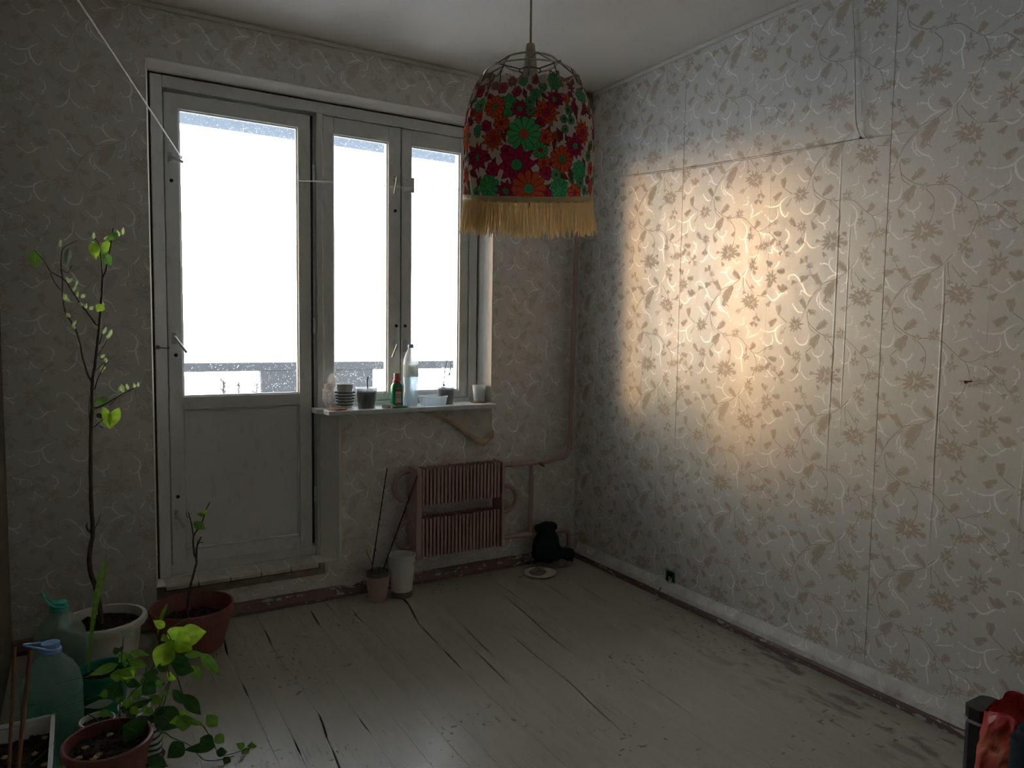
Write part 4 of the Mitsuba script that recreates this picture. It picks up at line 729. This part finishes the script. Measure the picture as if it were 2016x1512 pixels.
# ---------------------------------------------------------------- potted plants on the left
def leaf(base, tip, w, curl=.15, tilt=0.0, fold=.15, shape=.42, n=8, sag=0.0):
    """a curved blade from base to tip; w full width in metres; uv.x across, uv.y along"""
    b, t = np.asarray(base, float), np.asarray(tip, float); d = t-b; L = np.linalg.norm(d); d = d/L; view = EYE-b; view /= np.linalg.norm(view)
    s = np.cross(d, view); s /= np.linalg.norm(s); up = np.cross(s, d); s2 = s*math.cos(tilt)+up*math.sin(tilt); n2 = np.cross(s2, d); P, U = [], []
    for i in range(n+1):
        f = i/n; ww = w*.5*math.sin(math.pi*f**(math.log(.5)/math.log(shape)))**1.08 if 0 < f < 1 else .0004
        c = b+d*L*f+n2*curl*L*math.sin(math.pi*f)*.5+np.array([0, 0, -sag*L*(f*(1-f))*-2])
        for k in (-1, -.5, 0, .5, 1): P.append(c+s2*ww*k+n2*fold*ww*abs(k)); U.append(((k+1)/2, f))
    return grid_mesh(np.array(P).reshape(n+1, 5, 3)), np.array(U)
def put_leaf(t, base, tip, w, bsdf, name='leaf', **kw):
    m, uv = leaf(base, tip, w, **kw); return put(t, name, m, bsdf, True, uv=uv)
def stem_px(pts, y, r0, r1, n=4, dy=0.0):
    k = len(pts); p = [at(a, b, 1, y+dy*i/(k-1)) for i, (a, b) in enumerate(pts)]; s = cat_rom3(p, n)
    s = s+np.random.RandomState(len(s)).uniform(-1, 1, s.shape)*r1*.35
    return tube(s, np.linspace(r0, r1, len(s)), 8)
# tall bare citrus tree in a white pot
TX, TY = -2.432, -.300
t = thing('potted_tree', 'tall bare little tree with few leaves in the white pot', 'potted plant')
pot(t, TX, TY, .110, .138, .200, 'white_plastic', rim=.030, rimh=.030, wall=.006, wob=lambda a, z: 1+np.where((z > .172) & (z < .192), .010*np.sin(90*a), 0))
soil_in(t, TX, TY, .131, .165, 1, 220)
Y = -.300
B = put(t, 'trunk', stem_px([(200, 1228), (196, 1195), (189, 1160), (177, 1119), (177, 1085), (183, 1049), (180, 1000), (179, 941), (179, 854), (181, 802), (182, 753), (187, 722), (192, 677), (196, 635), (198, 614), (201, 569), (202, 548), (208, 534), (212, 514), (217, 489), (223, 448)], Y, .0095, .0022), 'bark', 40)
for pts, r0, r1, dy in (([(202, 548), (200, 521), (198, 503), (194, 478), (186, 470)], .0026, .0012, .02), ([(182, 753), (174, 739), (163, 705), (158, 677), (149, 649), (139, 632), (128, 611), (123, 576), (123, 548), (120, 521), (122, 493)], .0040, .0020, .05), ([(122, 493), (130, 484), (151, 474)], .0017, .0011, .0), ([(121, 530), (133, 537), (141, 522)], .0016, .001, 0),
                        ([(193, 644), (174, 618), (160, 600), (142, 573), (128, 552), (114, 543), (99, 534), (87, 514), (68, 493)], .0030, .0013, -.06), ([(123, 573), (110, 560), (99, 538)], .0018, .0012, -.04), ([(196, 677), (201, 659), (205, 642)], .0022, .0012, .03), ([(193, 700), (203, 684), (212, 666)], .0018, .0010, .04), ([(188, 730), (200, 718), (209, 708)], .0016, .001, -.03),
                        ([(186, 767), (191, 750), (201, 729), (208, 715)], .0026, .0012, -.05), ([(186, 805), (208, 795), (229, 783), (250, 771), (271, 761)], .0028, .0011, -.06), ([(216, 798), (224, 790), (228, 784)], .0014, .001, 0), ([(182, 843), (198, 830), (203, 825)], .0018, .0012, 0), ([(177, 830), (175, 810), (176, 780)], .0018, .001, .02), ([(195, 838), (204, 843)], .0014, .001, 0), ([(177, 1050), (180, 1030), (178, 1017)], .003, .0015, 0), ([(175, 1046), (170, 1036), (172, 1030)], .004, .002, 0), ([(185, 1045), (194, 1025), (199, 1012)], .0016, .0008, 0)):
    put(t, 'branch', stem_px(pts, Y, r0, r1, 4, dy), 'bark', 40)
A = lambda x, y, d=0.0: at(x, y, 1, Y+d)
for b, tp, w, m, kw in (((69, 492), (70, 528), 25, 'leaf_mid', dict(shape=.5)), ((136, 489), (131, 526), 13, 'leaf_grey', dict(fold=.7, curl=.3)), ((184, 475), (189, 512), 20, 'leaf_bright', {}), ((213, 473), (203, 501), 17, 'leaf_bright', dict(curl=-.2)), ((203, 499), (220, 524), 20, 'leaf_mid', {}), ((232, 459), (207, 474), 15, 'leaf_mid', dict(curl=.3)),
                        ((202, 598), (191, 614), 17, 'leaf_bright', dict(shape=.5)), ((212, 783), (184, 797), 15, 'leaf_mid', dict(curl=.35)), ((203, 801), (215, 844), 20, 'leaf_bright', {}), ((234, 802), (216, 845), 20, 'leaf_bright', dict(curl=-.2)), ((191, 814), (201, 824), 10, 'leaf_dark', {}), ((186, 800), (181, 808), 9, 'leaf_brown', {})):
    d = RNG.uniform(-.04, .04); put_leaf(t, A(*b, d), A(*tp, d-.012), w/depth_px(A(*b)), m, **kw)
for x, y in ((134, 555), (139, 550), (145, 571), (132, 583), (139, 592), (127, 588), (161, 583), (165, 600), (140, 622), (145, 638), (150, 645), (195, 645), (204, 655), (212, 664), (217, 660), (200, 702), (210, 711), (202, 731), (207, 725), (234, 770), (247, 766), (254, 765), (268, 762), (274, 759), (160, 680), (237, 463), (243, 460), (120, 484), (186, 468), (206, 469), (170, 606), (178, 607), (152, 585), (150, 560), (246, 770), (205, 600)):
    a = RNG.uniform(-2.4, -.6); L = RNG.uniform(10, 17); d = RNG.uniform(-.02, .02); put_leaf(t, A(x-2, y+3, d), A(x-2+L*math.cos(a), y+3+L*math.sin(a), d), RNG.uniform(5, 8)/depth_px(A(x, y)), 'bud_pale', 'young_leaf', n=5)
# sapling in the big terracotta pot
t = thing('potted_sapling', 'forked sapling with three leaves in the wide terracotta pot', 'potted plant')
SX, SY = -2.116, -.262
pot(t, SX, SY, .116, .158, .180, 'terracotta', rim=.008, rimh=.045, wall=.005); soil_in(t, SX, SY, .146, .108, 2, 220)
Y = -.262
put(t, 'stem', stem_px([(367, 1225), (370, 1195), (375, 1154), (382, 1126), (387, 1105), (382, 1088), (381, 1056), (396, 1032), (404, 1008), (413, 989)], Y, .0058, .0020), 'bark', 40)
put(t, 'branch', stem_px([(381, 1055), (377, 1032), (371, 1009)], Y, .0030, .0018), 'bark', 40); put(t, 'branch', stem_px([(387, 1104), (388, 1074), (396, 1058)], Y, .0042, .0032), 'bark', 40); put(t, 'branch', stem_px([(388, 1072), (394, 1068), (399, 1068)], Y, .0026, .0018), 'bark', 40); put(t, 'branch', stem_px([(371, 1019), (367, 1014), (368, 1007)], Y, .0018, .001), 'bark', 40)
for b, tp, w, m, kw in (((402, 1015), (386, 1011), 8, 'leaf_mid', {}), ((402, 1013), (407, 1002), 9, 'leaf_bright', {}), ((381, 1028), (404, 1042), 16, 'leaf_mid', dict(curl=.5, fold=.4))): put_leaf(t, A(*b), A(*tp, -.01), w/depth_px(A(*b)), m, **kw)
# green pot with one sword leaf
t = thing('potted_sword_plant', 'dark green pot with one long upright blade beside the water bottles', 'potted plant')
GX, GY = -2.445, -.655
pot(t, GX, GY, .062, .084, .150, 'green_plastic', rim=.004, rimh=.012, wall=.004); soil_in(t, GX, GY, .074, .118, 5, 120)
Y = -.655
def blade(pts, ws, y):
    P, U = [], []
    for i, ((a, b), w) in enumerate(zip(pts, ws)):
        c = at(a, b, 1, y-.012*i/len(pts)); s = RIGHT*.94+FWD*.34; h = w/depth_px(c)/2
        for k in (-1, -.5, 0, .5, 1): P.append(c+s*h*k-FWD*.15*h*abs(k)); U.append(((k+1)/2, i/(len(pts)-1)))
    return grid_mesh(np.array(P).reshape(len(pts), 5, 3)), np.array(U)
m, uv = blade([(174, 1322), (175, 1306), (178, 1270), (181, 1240), (186, 1205), (192, 1170), (198, 1142), (203, 1115), (209, 1091)], [4, 5, 6, 7, 10, 12, 11, 8, 1], Y); put(t, 'blade', m, 'leaf_mid', True, uv=uv)
# water bottles
def bottle(name, label, x, y, h, r, cap, level, loop):
    t = thing(name, label, 'bottle'); k = h/.36
    pr = [(0, .012), (r*.55, .004), (r*.92, 0), (r, .012), (r, .03)]+[(r*(1-.018*(i % 2)), .03+i*.0105) for i in range(1, 17)]+[(r, .205*k), (r*.985, .225*k), (r*.90, .258*k), (r*.70, .292*k), (r*.42, .318*k), (.026, .330*k), (.0225, .334*k), (.0225, .346*k)]
    put(t, 'body', lathe(pr, 56, (x, y, 0), lambda a, z: 1+.010*np.sin(10*a)*np.clip((z-.21)/.05, 0, 1)), 'green_pet', 50)
    put(t, 'water', lathe([(0, .014), (r*.5, .008), (r*.93, .006), (r*.965, .03), (r*.965, level), (0, level)], 44, (x, y, 0)), 'green_water', 50)
    c = put(t, 'cap', lathe([(0, .334*k), (.0285, .334*k), (.030, .337*k), (.0295, .345*k), (.0255, .347*k), (.0255, .363*k), (.0235, .366*k), (0, .366*k)], 36, (x, y, 0), lambda a, z: 1+.012*np.sign(np.sin(26*a))), cap, 30)
    put(c, 'handle_loop', tube(cat_rom3([np.array([x, y, 0])+np.array(p) for p in loop], 6), .0036, 8), cap, 40); return t
bottle('water_canister', 'big green tinted water bottle with a turquoise cap, behind the blue capped one', -2.570, -.505, .35, .083, 'turquoise_cap', .10, [(.024, -.012, .336), (-.005, -.03, .345), (-.032, -.022, .362), (-.043, -.010, .385), (-.047, -.004, .396), (-.039, .0, .380), (-.018, .016, .352), (.02, .02, .340)])
bottle('water_canister', 'big water bottle with a light blue cap and loop handle, nearest in the row', -2.585, -.862, .345, .083, 'blue_cap', .215, [(.026, -.012, .330), (.0, -.028, .336), (-.03, -.03, .350), (-.058, -.018, .358), (-.066, -.002, .358), (-.05, .012, .352), (-.02, .022, .344), (.02, .024, .334)])
# planter box
t = thing('planter_box', 'white planter box of dry soil with two canes', 'planter')
bx0, bx1, by0, by1, bh = -2.738, -2.574, -1.62, -.962, .172
def frus(x0, x1, y0, y1, z0, z1, dx): return hullpts([(x0+dx, y0+dx, z0), (x1-dx, y0+dx, z0), (x0+dx, y1-dx, z0), (x1-dx, y1-dx, z0), (x0, y0, z1), (x1, y0, z1), (x0, y1, z1), (x1, y1, z1)])
put(t, 'box', unman(frus(bx0+.004, bx1-.004, by0+.004, by1-.004, 0, bh-.01, .018)+frus(bx0, bx1, by0, by1, bh-.008, bh, .0)-frus(bx0+.009, bx1-.009, by0+.009, by1-.009, .008, bh+.02, .016)), 'clean_white', False)
q = np.random.RandomState(5); gx_ = np.linspace(bx0+.012, bx1-.012, 10); gy_ = np.linspace(by0+.012, by1-.012, 36); P = np.array([[(a, b, .122+.016*(meshkit.fbm(np.array([a*25, b*25, 1.]), 3)-.5)) for a in gx_] for b in gy_])
put(t, 'soil', cat(grid_mesh(P), clods(260, lambda w: np.array([w.uniform(bx0+.02, bx1-.02), w.uniform(by0+.02, by1-.02), .122]), .003, .010, 8)), 'soil', 30)
for i, (x, y) in enumerate(((-2.62, -1.10), (-2.60, -1.02), (-2.66, -1.18), (-2.60, -1.28), (-2.69, -1.08), (-2.63, -1.22), (-2.595, -1.17), (-2.68, -1.27))): put(t, 'dry_leaf', crumple((x, y, .134), (.018, .014, .012), i+3, .5, 2, 2), 'dry_leaf', False)
for a, b, r_ in (((29, 1274), (17, 1530), .0042), ((60, 1281), (34, 1530), .0052)):
    p0, p1 = at(*b, 1, -1.36), at(*a, 1, -1.20); p0 = p1+(p0-p1)*1.0; put(t, 'cane', tube([p0, (p0+p1)/2, p1], r_, 9), 'cane', 40)
# striped cups
def striped(label, x, y, h, r0, r1, seed, saucer=False):
    t = thing('striped_pot', label, 'flower pot', None)
    put(t, 'body', lathe([(0, 0.012 if saucer else 0), (r0, .012 if saucer else 0), (r1-.001, h-.008), (r1+.002, h-.005), (r1+.001, h), (r1-.003, h), (r1-.006, h-.02), (0, h-.022)], 44, (x, y, 0)), 'clean_white', 40)
    g = np.random.RandomState(seed)
    for i in range(5):
        z0 = .022+i*(h-.035)/5; f = lambda z: r0+(r1-r0)*z/h+.0006
        put(t, 'stripe', grid_mesh([[(x+f(z0+d)*math.cos(a), y+f(z0+d)*math.sin(a), z0+d+.003*math.sin(3*a+seed+i)) for d in (0, .004, .008)] for a in np.linspace(0, 6.283, 41)]), 'stripe_teal', True)
    soil_in(t, x, y, r1-.006, h-.016, seed, 50, .006)
    if saucer: put(t, 'saucer', lathe([(0, 0), (r0+.004, 0), (r0+.012, .014), (r0+.010, .014), (r0+.003, .004), (0, .004)], 40, (x, y, 0)), 'terracotta_dark', 40)
    return t
striped('striped white pot of soil beside the blue capped bottle', -2.468, -.962, .125, .034, .047, 11)
p2 = striped('striped white pot on a dark saucer, right of the brown vine pot', -2.338, -1.045, .132, .036, .044, 12, True)
p3 = striped('striped white pot behind the others, half hidden by vine leaves', -2.365, -.905, .120, .036, .047, 13)
# vine in the front terracotta pot
t = thing('potted_vine', 'brown pot with a leafy trailing vine, nearest at the left', 'potted plant')
VX, VY = -2.446, -1.190
pot(t, VX, VY, .080, .110, .175, 'terracotta_dark', rim=.012, rimh=.022, wall=.006); soil_in(t, VX, VY, .098, .142, 7, 160)
for i, (x, y) in enumerate(((-2.50, -1.18), (-2.47, -1.235), (-2.515, -1.225), (-2.44, -1.14), (-2.48, -1.25))): put(t, 'dry_leaf', crumple((x, y, .158), (.022, .016, .010), i+30, .5, 2, 2), 'dry_leaf', False)
Z5 = lambda q: (q[0]/4.554, 1180+q[1]/4.554)
V = -1.15
def vstem(pts, r0=.0016, r1=.0010, dy=0, y=V): put(t, 'stem', stem_px([Z5(p) for p in pts], y, r0, r1, 4, dy), 'leaf_dark' if r0 > .0012 else 'leaf_mid', 40)
for pts in ([(1075, 1230), (1075, 1000), (1078, 760), (1085, 600), (1095, 470), (1105, 340)], [(1130, 1190), (1400, 1000), (1470, 830), (1520, 720), (1500, 560), (1540, 400), (1500, 300), (1470, 250)], [(1150, 1180), (1440, 980), (1500, 820), (1535, 720)], [(1120, 1180), (1380, 1085), (1590, 1075), (1750, 1082), (1830, 1150), (1900, 1270), (1950, 1370), (2000, 1402), (2180, 1350), (2260, 1270)],
            [(1120, 1200), (1380, 1180), (1500, 1210), (1540, 1240), (1700, 1310), (1830, 1440), (2000, 1430), (2100, 1400)], [(780, 1020), (880, 1085), (960, 1160)], [(1080, 980), (1200, 820), (1300, 730), (1310, 600)], [(1300, 740), (1360, 620), (1420, 540)], [(1090, 900), (1180, 1000), (1280, 1080)]): vstem(pts)
for pts in ([(450, 1060), (470, 990), (560, 950), (620, 895)], [(740, 970), (640, 1020), (530, 1040), (450, 1030)], [(1690, 720), (1660, 780), (1700, 800)], [(1560, 240), (1640, 190), (1710, 160)], [(1240, 300), (1320, 330), (1380, 380)], [(800, 690), (650, 720), (500, 760)], [(900, 850), (800, 890), (600, 950)], [(260, 1490), (380, 1390), (500, 1270), (540, 1245)]): vstem(pts, .0009, .0006)
def L5(b, tp, w, m, d=0.0, **kw):
    b, tp = Z5(b), Z5(tp); y = V+d; p, q = at(*b, 1, y), at(*tp, 1, y-kw.pop('lean', .01)); put_leaf(t, p, q, 1.3*w/4.554/depth_px(p), m, **kw)
BR, MD, DK, GY_ = 'leaf_bright', 'leaf_mid', 'leaf_dark', 'leaf_grey'
for b, tp, w, m, kw in (((1575, 345), (1852, 290), 150, BR, dict(shape=.45)), ((1565, 360), (1725, 455), 120, BR, {}), ((1545, 365), (1400, 615), 150, BR, dict(shape=.5)), ((1500, 345), (1640, 245), 90, BR, {}), ((1478, 250), (1372, 188), 60, BR, {}), ((1500, 320), (1590, 395), 110, MD, dict(shape=.55)), ((1390, 452), (1610, 470), 100, MD, dict(fold=.3)), ((1530, 430), (1610, 500), 90, DK, {}),
                        ((1648, 497), (1830, 490), 55, MD, dict(curl=.2)), ((1800, 482), (1985, 695), 78, MD, dict(curl=-.25, shape=.4)), ((1525, 545), (1710, 590), 95, DK, {}), ((1555, 610), (1745, 640), 95, DK, {}), ((1715, 590), (1800, 722), 72, MD, {}), ((1060, 580), (795, 685), 66, MD, dict(curl=.25)), ((1062, 620), (1045, 742), 92, MD, dict(shape=.5)), ((1108, 625), (1200, 698), 92, BR, dict(shape=.5)), ((1165, 462), (1345, 502), 44, MD, dict(curl=.3)),
                        ((1150, 548), (1328, 602), 68, MD, dict(curl=.3)), ((1100, 470), (1115, 545), 70, MD, {}), ((1170, 485), (1125, 540), 60, MD, {}), ((1080, 290), (1210, 352), 42, GY_, {}), ((1105, 450), (1060, 440), 40, DK, {}), ((1010, 470), (1085, 450), 50, DK, {}), ((1265, 740), (1485, 765), 120, DK, dict(tilt=.9, fold=.05)), ((1280, 760), (1400, 840), 100, DK, {}), ((1120, 735), (1265, 775), 62, DK, {}), ((1165, 830), (1305, 852), 52, MD, {}), ((975, 835), (885, 862), 60, MD, {}), ((1085, 755), (980, 872), 130, DK, dict(shape=.5)), ((1020, 912), (740, 972), 55, GY_, dict(curl=.2)),
                        ((1365, 892), (1085, 965), 72, DK, dict(tilt=.9)), ((1390, 985), (1600, 1150), 170, DK, dict(shape=.45)), ((1550, 812), (1665, 945), 66, DK, {}), ((1640, 850), (1800, 1035), 90, DK, {}), ((1660, 1030), (1635, 1188), 110, MD, dict(shape=.45)), ((1580, 1042), (1830, 1135), 46, MD, dict(curl=.4)), ((1850, 1032), (1945, 1142), 84, MD, dict(shape=.5)), ((1930, 1220), (2010, 1285), 70, MD, {}), ((1650, 1290), (1498, 1425), 120, DK, dict(shape=.4)), ((1935, 1312), (1638, 1352), 70, DK, dict(curl=.3)), ((1795, 1240), (1925, 1315), 92, DK, {}),
                        ((1320, 1430), (1505, 1500), 92, DK, {}), ((1070, 1345), (1175, 1365), 86, DK, {}), ((1100, 1130), (1320, 1230), 210, DK, dict(shape=.5, fold=.1)), ((885, 1015), (1015, 1030), 54, MD, {}), ((1310, 985), (1385, 1010), 46, MD, {}), ((1045, 880), (1090, 910), 60, MD, {}), ((1800, 1490), (1850, 1560), 60, DK, {}),
                        ((2190, 1330), (2115, 1290), 46, MD, {}), ((2190, 1335), (2215, 1395), 60, MD, {}), ((2220, 1310), (2305, 1320), 40, MD, {}), ((1935, 1370), (2040, 1370), 60, DK, {}), ((2210, 1400), (2425, 1530), 60, DK, dict(curl=-.3)), ((2100, 1500), (2330, 1660), 100, DK, {}), ((2020, 1560), (2210, 1650), 60, DK, {}), ((2050, 1410), (2010, 1480), 60, DK, {}), ((1110, 560), (1080, 500), 56, MD, {}), ((1500, 330), (1440, 370), 60, MD, {})):
    L5(b, tp, w, m, RNG.uniform(-.035, .035), **kw)
for _i in range(26):
    _x, _y = [(1090, 620), (1500, 620), (1420, 800), (1540, 1010), (1250, 900), (1180, 1010)][_i % 6]; _x += RNG.uniform(-110, 110); _y += RNG.uniform(-90, 90); _a = RNG.uniform(.1, 3.0); _l = RNG.uniform(70, 150)
    L5((_x, _y), (_x+_l*math.cos(_a), _y+_l*.75*math.sin(_a)), _l*.48, [MD, DK, MD, BR][_i % 4], RNG.uniform(-.05, .05), curl=RNG.uniform(-.3, .35), tilt=RNG.uniform(-.5, .5))
for b, tp, w in (((1255, 1500), (1320, 1370), 60), ((1210, 1560), (1260, 1480), 50)): L5(b, tp, w, 'leaf_brown', -.02)
q = thing('potted_shoot', 'short green blade standing before the terracotta pot', 'plant')
m, uv = blade([(311, 1245), (315, 1228), (319, 1212), (324, 1200), (330, 1188)], [3, 5, 7, 8, 2], -.62); put(q, 'blade', m, 'leaf_mid', True, uv=uv)
put(q, 'stalk', tube([at(311, 1245, 1, -.62), at(306, 1262, 1, -.62), (at(300, 1300, 1, -.65)*[1, 1, 0])], .0015, 6), 'leaf_mid', 40)
# ---------------------------------------------------------------- bin with bags at the right edge
t = thing('black_case', 'black plastic case left of the red bag by the right wall', 'case')
def rbox(x0, x1, y0, y1, z0, z1, r): return m3.Manifold.hull_points(np.array([(x+r*math.cos(a), y+r*math.sin(a), z) for x in (x0+r, x1-r) for y in (y0+r, y1-r) for z in (z0, z1) for a in np.linspace(0, 6.283, 16, endpoint=False)], np.float32))
def chamf(x0, x1, y0, y1, z0, z1, r): return m3.Manifold.hull_points(np.array([(x+sx*dx, y+sy*dy, z) for x, sx in ((x0, 1), (x1, -1)) for y, sy in ((y0, 1), (y1, -1)) for dx, dy in ((r, 0), (0, r)) for z in (z0, z1)], np.float32))
KX, KY = -.408, -2.400
put(t, 'body', unman(chamf(KX, -.30, -2.458, KY, 0, .262, .016)), 'black_plastic', False); put(t, 'lid', unman(chamf(KX-.002, -.298, -2.460, KY+.002, .266, .302, .017)), 'black_plastic', False); put(t, 'rim', unman(chamf(KX-.006, -.294, -2.464, KY+.006, .260, .267, .019)), 'metal_grey', False)
t = thing('red_bag', 'crumpled open red plastic bag between the black case and the navy bag', 'bag')
def sheet(fr, n, m_, amp, seed):
    P = []
    for u in np.linspace(0, 1, n):
        row = []
        for v in np.linspace(0, 1, m_):
            e = [meshkit.fbm(np.array([math.cos(u*6.283)*1.6, math.sin(u*6.283)*1.6+seed, v*4+k*9.]), 4, seed)-.5 for k in range(3)]
            row.append(np.array(fr(u, v))+amp*np.abs(np.array(e))*np.sign(e)*np.array([1, .8, .35]))
        P.append(row)
    return grid_mesh(np.array(P))
def bagwall(u, v, k=1.0):
    a = u*2*math.pi; s = 1/(abs(math.cos(a))**4+abs(math.sin(a))**4)**.25; w = 1-v
    return (-.385-.045*w+(.078+.035*w+.02*max(0, .35-v))*k*s*math.cos(a), -2.520-.0*w+(.052+.004*w)*k*s*math.sin(a), .338*v+.012*math.sin(2*a+.6)*v)
put(t, 'film', sheet(bagwall, 90, 60, .045, 4), 'red_bag', True)
put(t, 'inner_film', sheet(lambda u, v: tuple(np.array(bagwall(u, 1-.45*v, .93-.1*v))), 60, 16, .03, 9), 'red_bag', True)
put(t, 'knot', crumple((-.478, -2.505, .255), (.016, .018, .020), 6, .5, 2.5, 3), 'red_bag', False)
t = thing('navy_bag', 'dark navy rounded bag in the lower right corner, in front of the red bag', 'bag')
nb = rbox(-.60, -.44, -3.0, -2.584, 0, .355, .05)+rbox(-.59, -.45, -2.99, -2.594, .35, .378, .045)
put(t, 'body', unman(nb), 'navy_fabric', 30)
put(t, 'piping', tube(cat_rom3([(-.60, -2.7, .35) for a in (0,)]+[(-.601, -2.80, .35), (-.601, -2.95, .35)], 4), .003, 6), 'navy_fabric', 40)
# ---------------------------------------------------------------- balcony and the world outside
structure('balcony_floor', box(-3.6, 1.4, .28, 1.45, -.1, .08, .0), 'concrete', 'balcony floor slab')
par = structure('balcony_wall', box(-3.6, 1.4, 1.40, 1.46, 1.038, 1.092, .004), 'concrete', 'concrete balcony parapet with open gaps below its top rail')
for x0, x1 in ((-1.49, -.735), (-3.6, -2.75), (.55, 1.4)): put(par, 'panel', box(x0, x1, 1.40, 1.46, .08, 1.038, .004), 'concrete', False)
put(par, 'lower_rail', box(-3.6, 1.4, 1.405, 1.455, .08, .42, .004), 'concrete', False)
structure('balcony_ceiling', box(-3.6, 1.4, .28, 1.42, 2.53, 2.70, .0), 'slab_paint', 'underside of the balcony above')
structure('facade', cat(box(-6, XL-.2, 0, .28, -4, 6, 0), box(.2, 6, 0, .28, -4, 6, 0)), 'concrete')
GZ = -16.0
structure('ground', box(-700, 900, 1.5, 1400, GZ-.5, GZ, 0), 'snow', 'snow covered ground far below')
def house(x, y, w, d, h, label, wallm, floors, cols, red=False):
    t = thing('apartment_building', label, 'building'); put(t, 'wall', box(x-w/2, x+w/2, y, y+d, GZ, GZ+h, .05), wallm, False)
    put(t, 'roof', box(x-w/2-.3, x+w/2+.3, y-.3, y+d+.3, GZ+h, GZ+h+.6, .1), 'snow', False)
    for f in range(floors):
        z = GZ+1.2+f*(h-1.5)/floors
        if red and f % 3 == 0: put(t, 'balcony_band', box(x-w*.48, x+w*.1, y-1.0, y, z-.6, z+.7, .05), 'far_red', False)
        for c in range(cols): a = x-w/2+(c+.5)*w/cols; put(t, 'window', box(a-w/cols*.28, a+w/cols*.28, y-.06, y+.02, z+.7, z+2.0, .02), 'far_glass', False)
e = at(737, 690, 1, 170.0)
house(e[0]+7.5, 170, 16, 14, 24.5, 'pale apartment block with red balcony bands seen through the left sash', 'far_wall', 8, 6, True)
e2 = at(1080, 740, 1, 260.); house(e2[0]-20, 260, 60, 14, 12, 'long low pale building beyond the snowy ground', 'far_wall', 3, 12)
r = np.random.RandomState(21)
for i, (px__, y, h, lab) in enumerate(((398, 110, 7.5, 'bare tree far below, leftmost in the balcony gap'), (470, 128, 10, 'tall bare reddish tree in the middle of the balcony gap'), (505, 150, 8, 'bare tree at the right side of the balcony gap'), (440, 170, 7, 'small bare tree behind the parked cars'))):
    b = at(px__, 760, 1, y); c = np.array([b[0], y, GZ]); t = thing('bare_tree', lab, 'tree'); put(t, 'trunk', tube([c, c+[0, 0, h*.4], c+[.1, .1, h*.8]], [.16, .12, .05], 7), 'far_tree', 40)
    ms = []
    for k in range(90):
        s = c+np.array([0, 0, h*r.uniform(.25, .75)]); a = r.rand()*6.283; d = np.array([math.cos(a), math.sin(a), r.uniform(.3, 1.2)]); L = h*r.uniform(.15, .38); ms.append(tube([s, s+d*L*.5, s+d*L+[0, 0, .2]], [.05, .03, .012], 4, False))
    put(t, 'branches', cat(*ms), 'far_tree', 40, kind='stuff')
for i, (px__, y, ang, m, lab) in enumerate(((470, 118, .1, 'car_white', 'white car parked far below, middle of the balcony gap'), (497, 124, .05, 'car_blue', 'dark car parked far below, right of the white one'), (415, 112, -.1, 'car_blue', 'dark car parked far below at the left of the balcony gap'))):
    b = at(px__, 772, 1, y); t = thing('car', lab, 'car'); tr = trimesh.transformations.translation_matrix([b[0], y, GZ]) @ trimesh.transformations.rotation_matrix(ang, [0, 0, 1])
    body = extrude(Polygon([(-2.1, .35), (-2.1, .8), (-1.3, .95), (-.8, 1.4), (.7, 1.42), (1.3, .95), (2.1, .85), (2.15, .35)]), 1.7, 'xz', -.85); body.apply_transform(tr); put(t, 'body', body, m, False)
    g = extrude(Polygon([(-1.15, .98), (-.75, 1.34), (.65, 1.36), (1.1, .98)]), 1.72, 'xz', -.86); g.apply_transform(tr); put(t, 'window', g, 'far_glass', False)
    for wx_ in (-1.3, 1.35):
        for wy_ in (-.8, .66): w = tube([(wx_, wy_, .33), (wx_, wy_+.14, .33)], .33, 14); w.apply_transform(tr); put(t, 'wheel', w, 'black_plastic', 40)
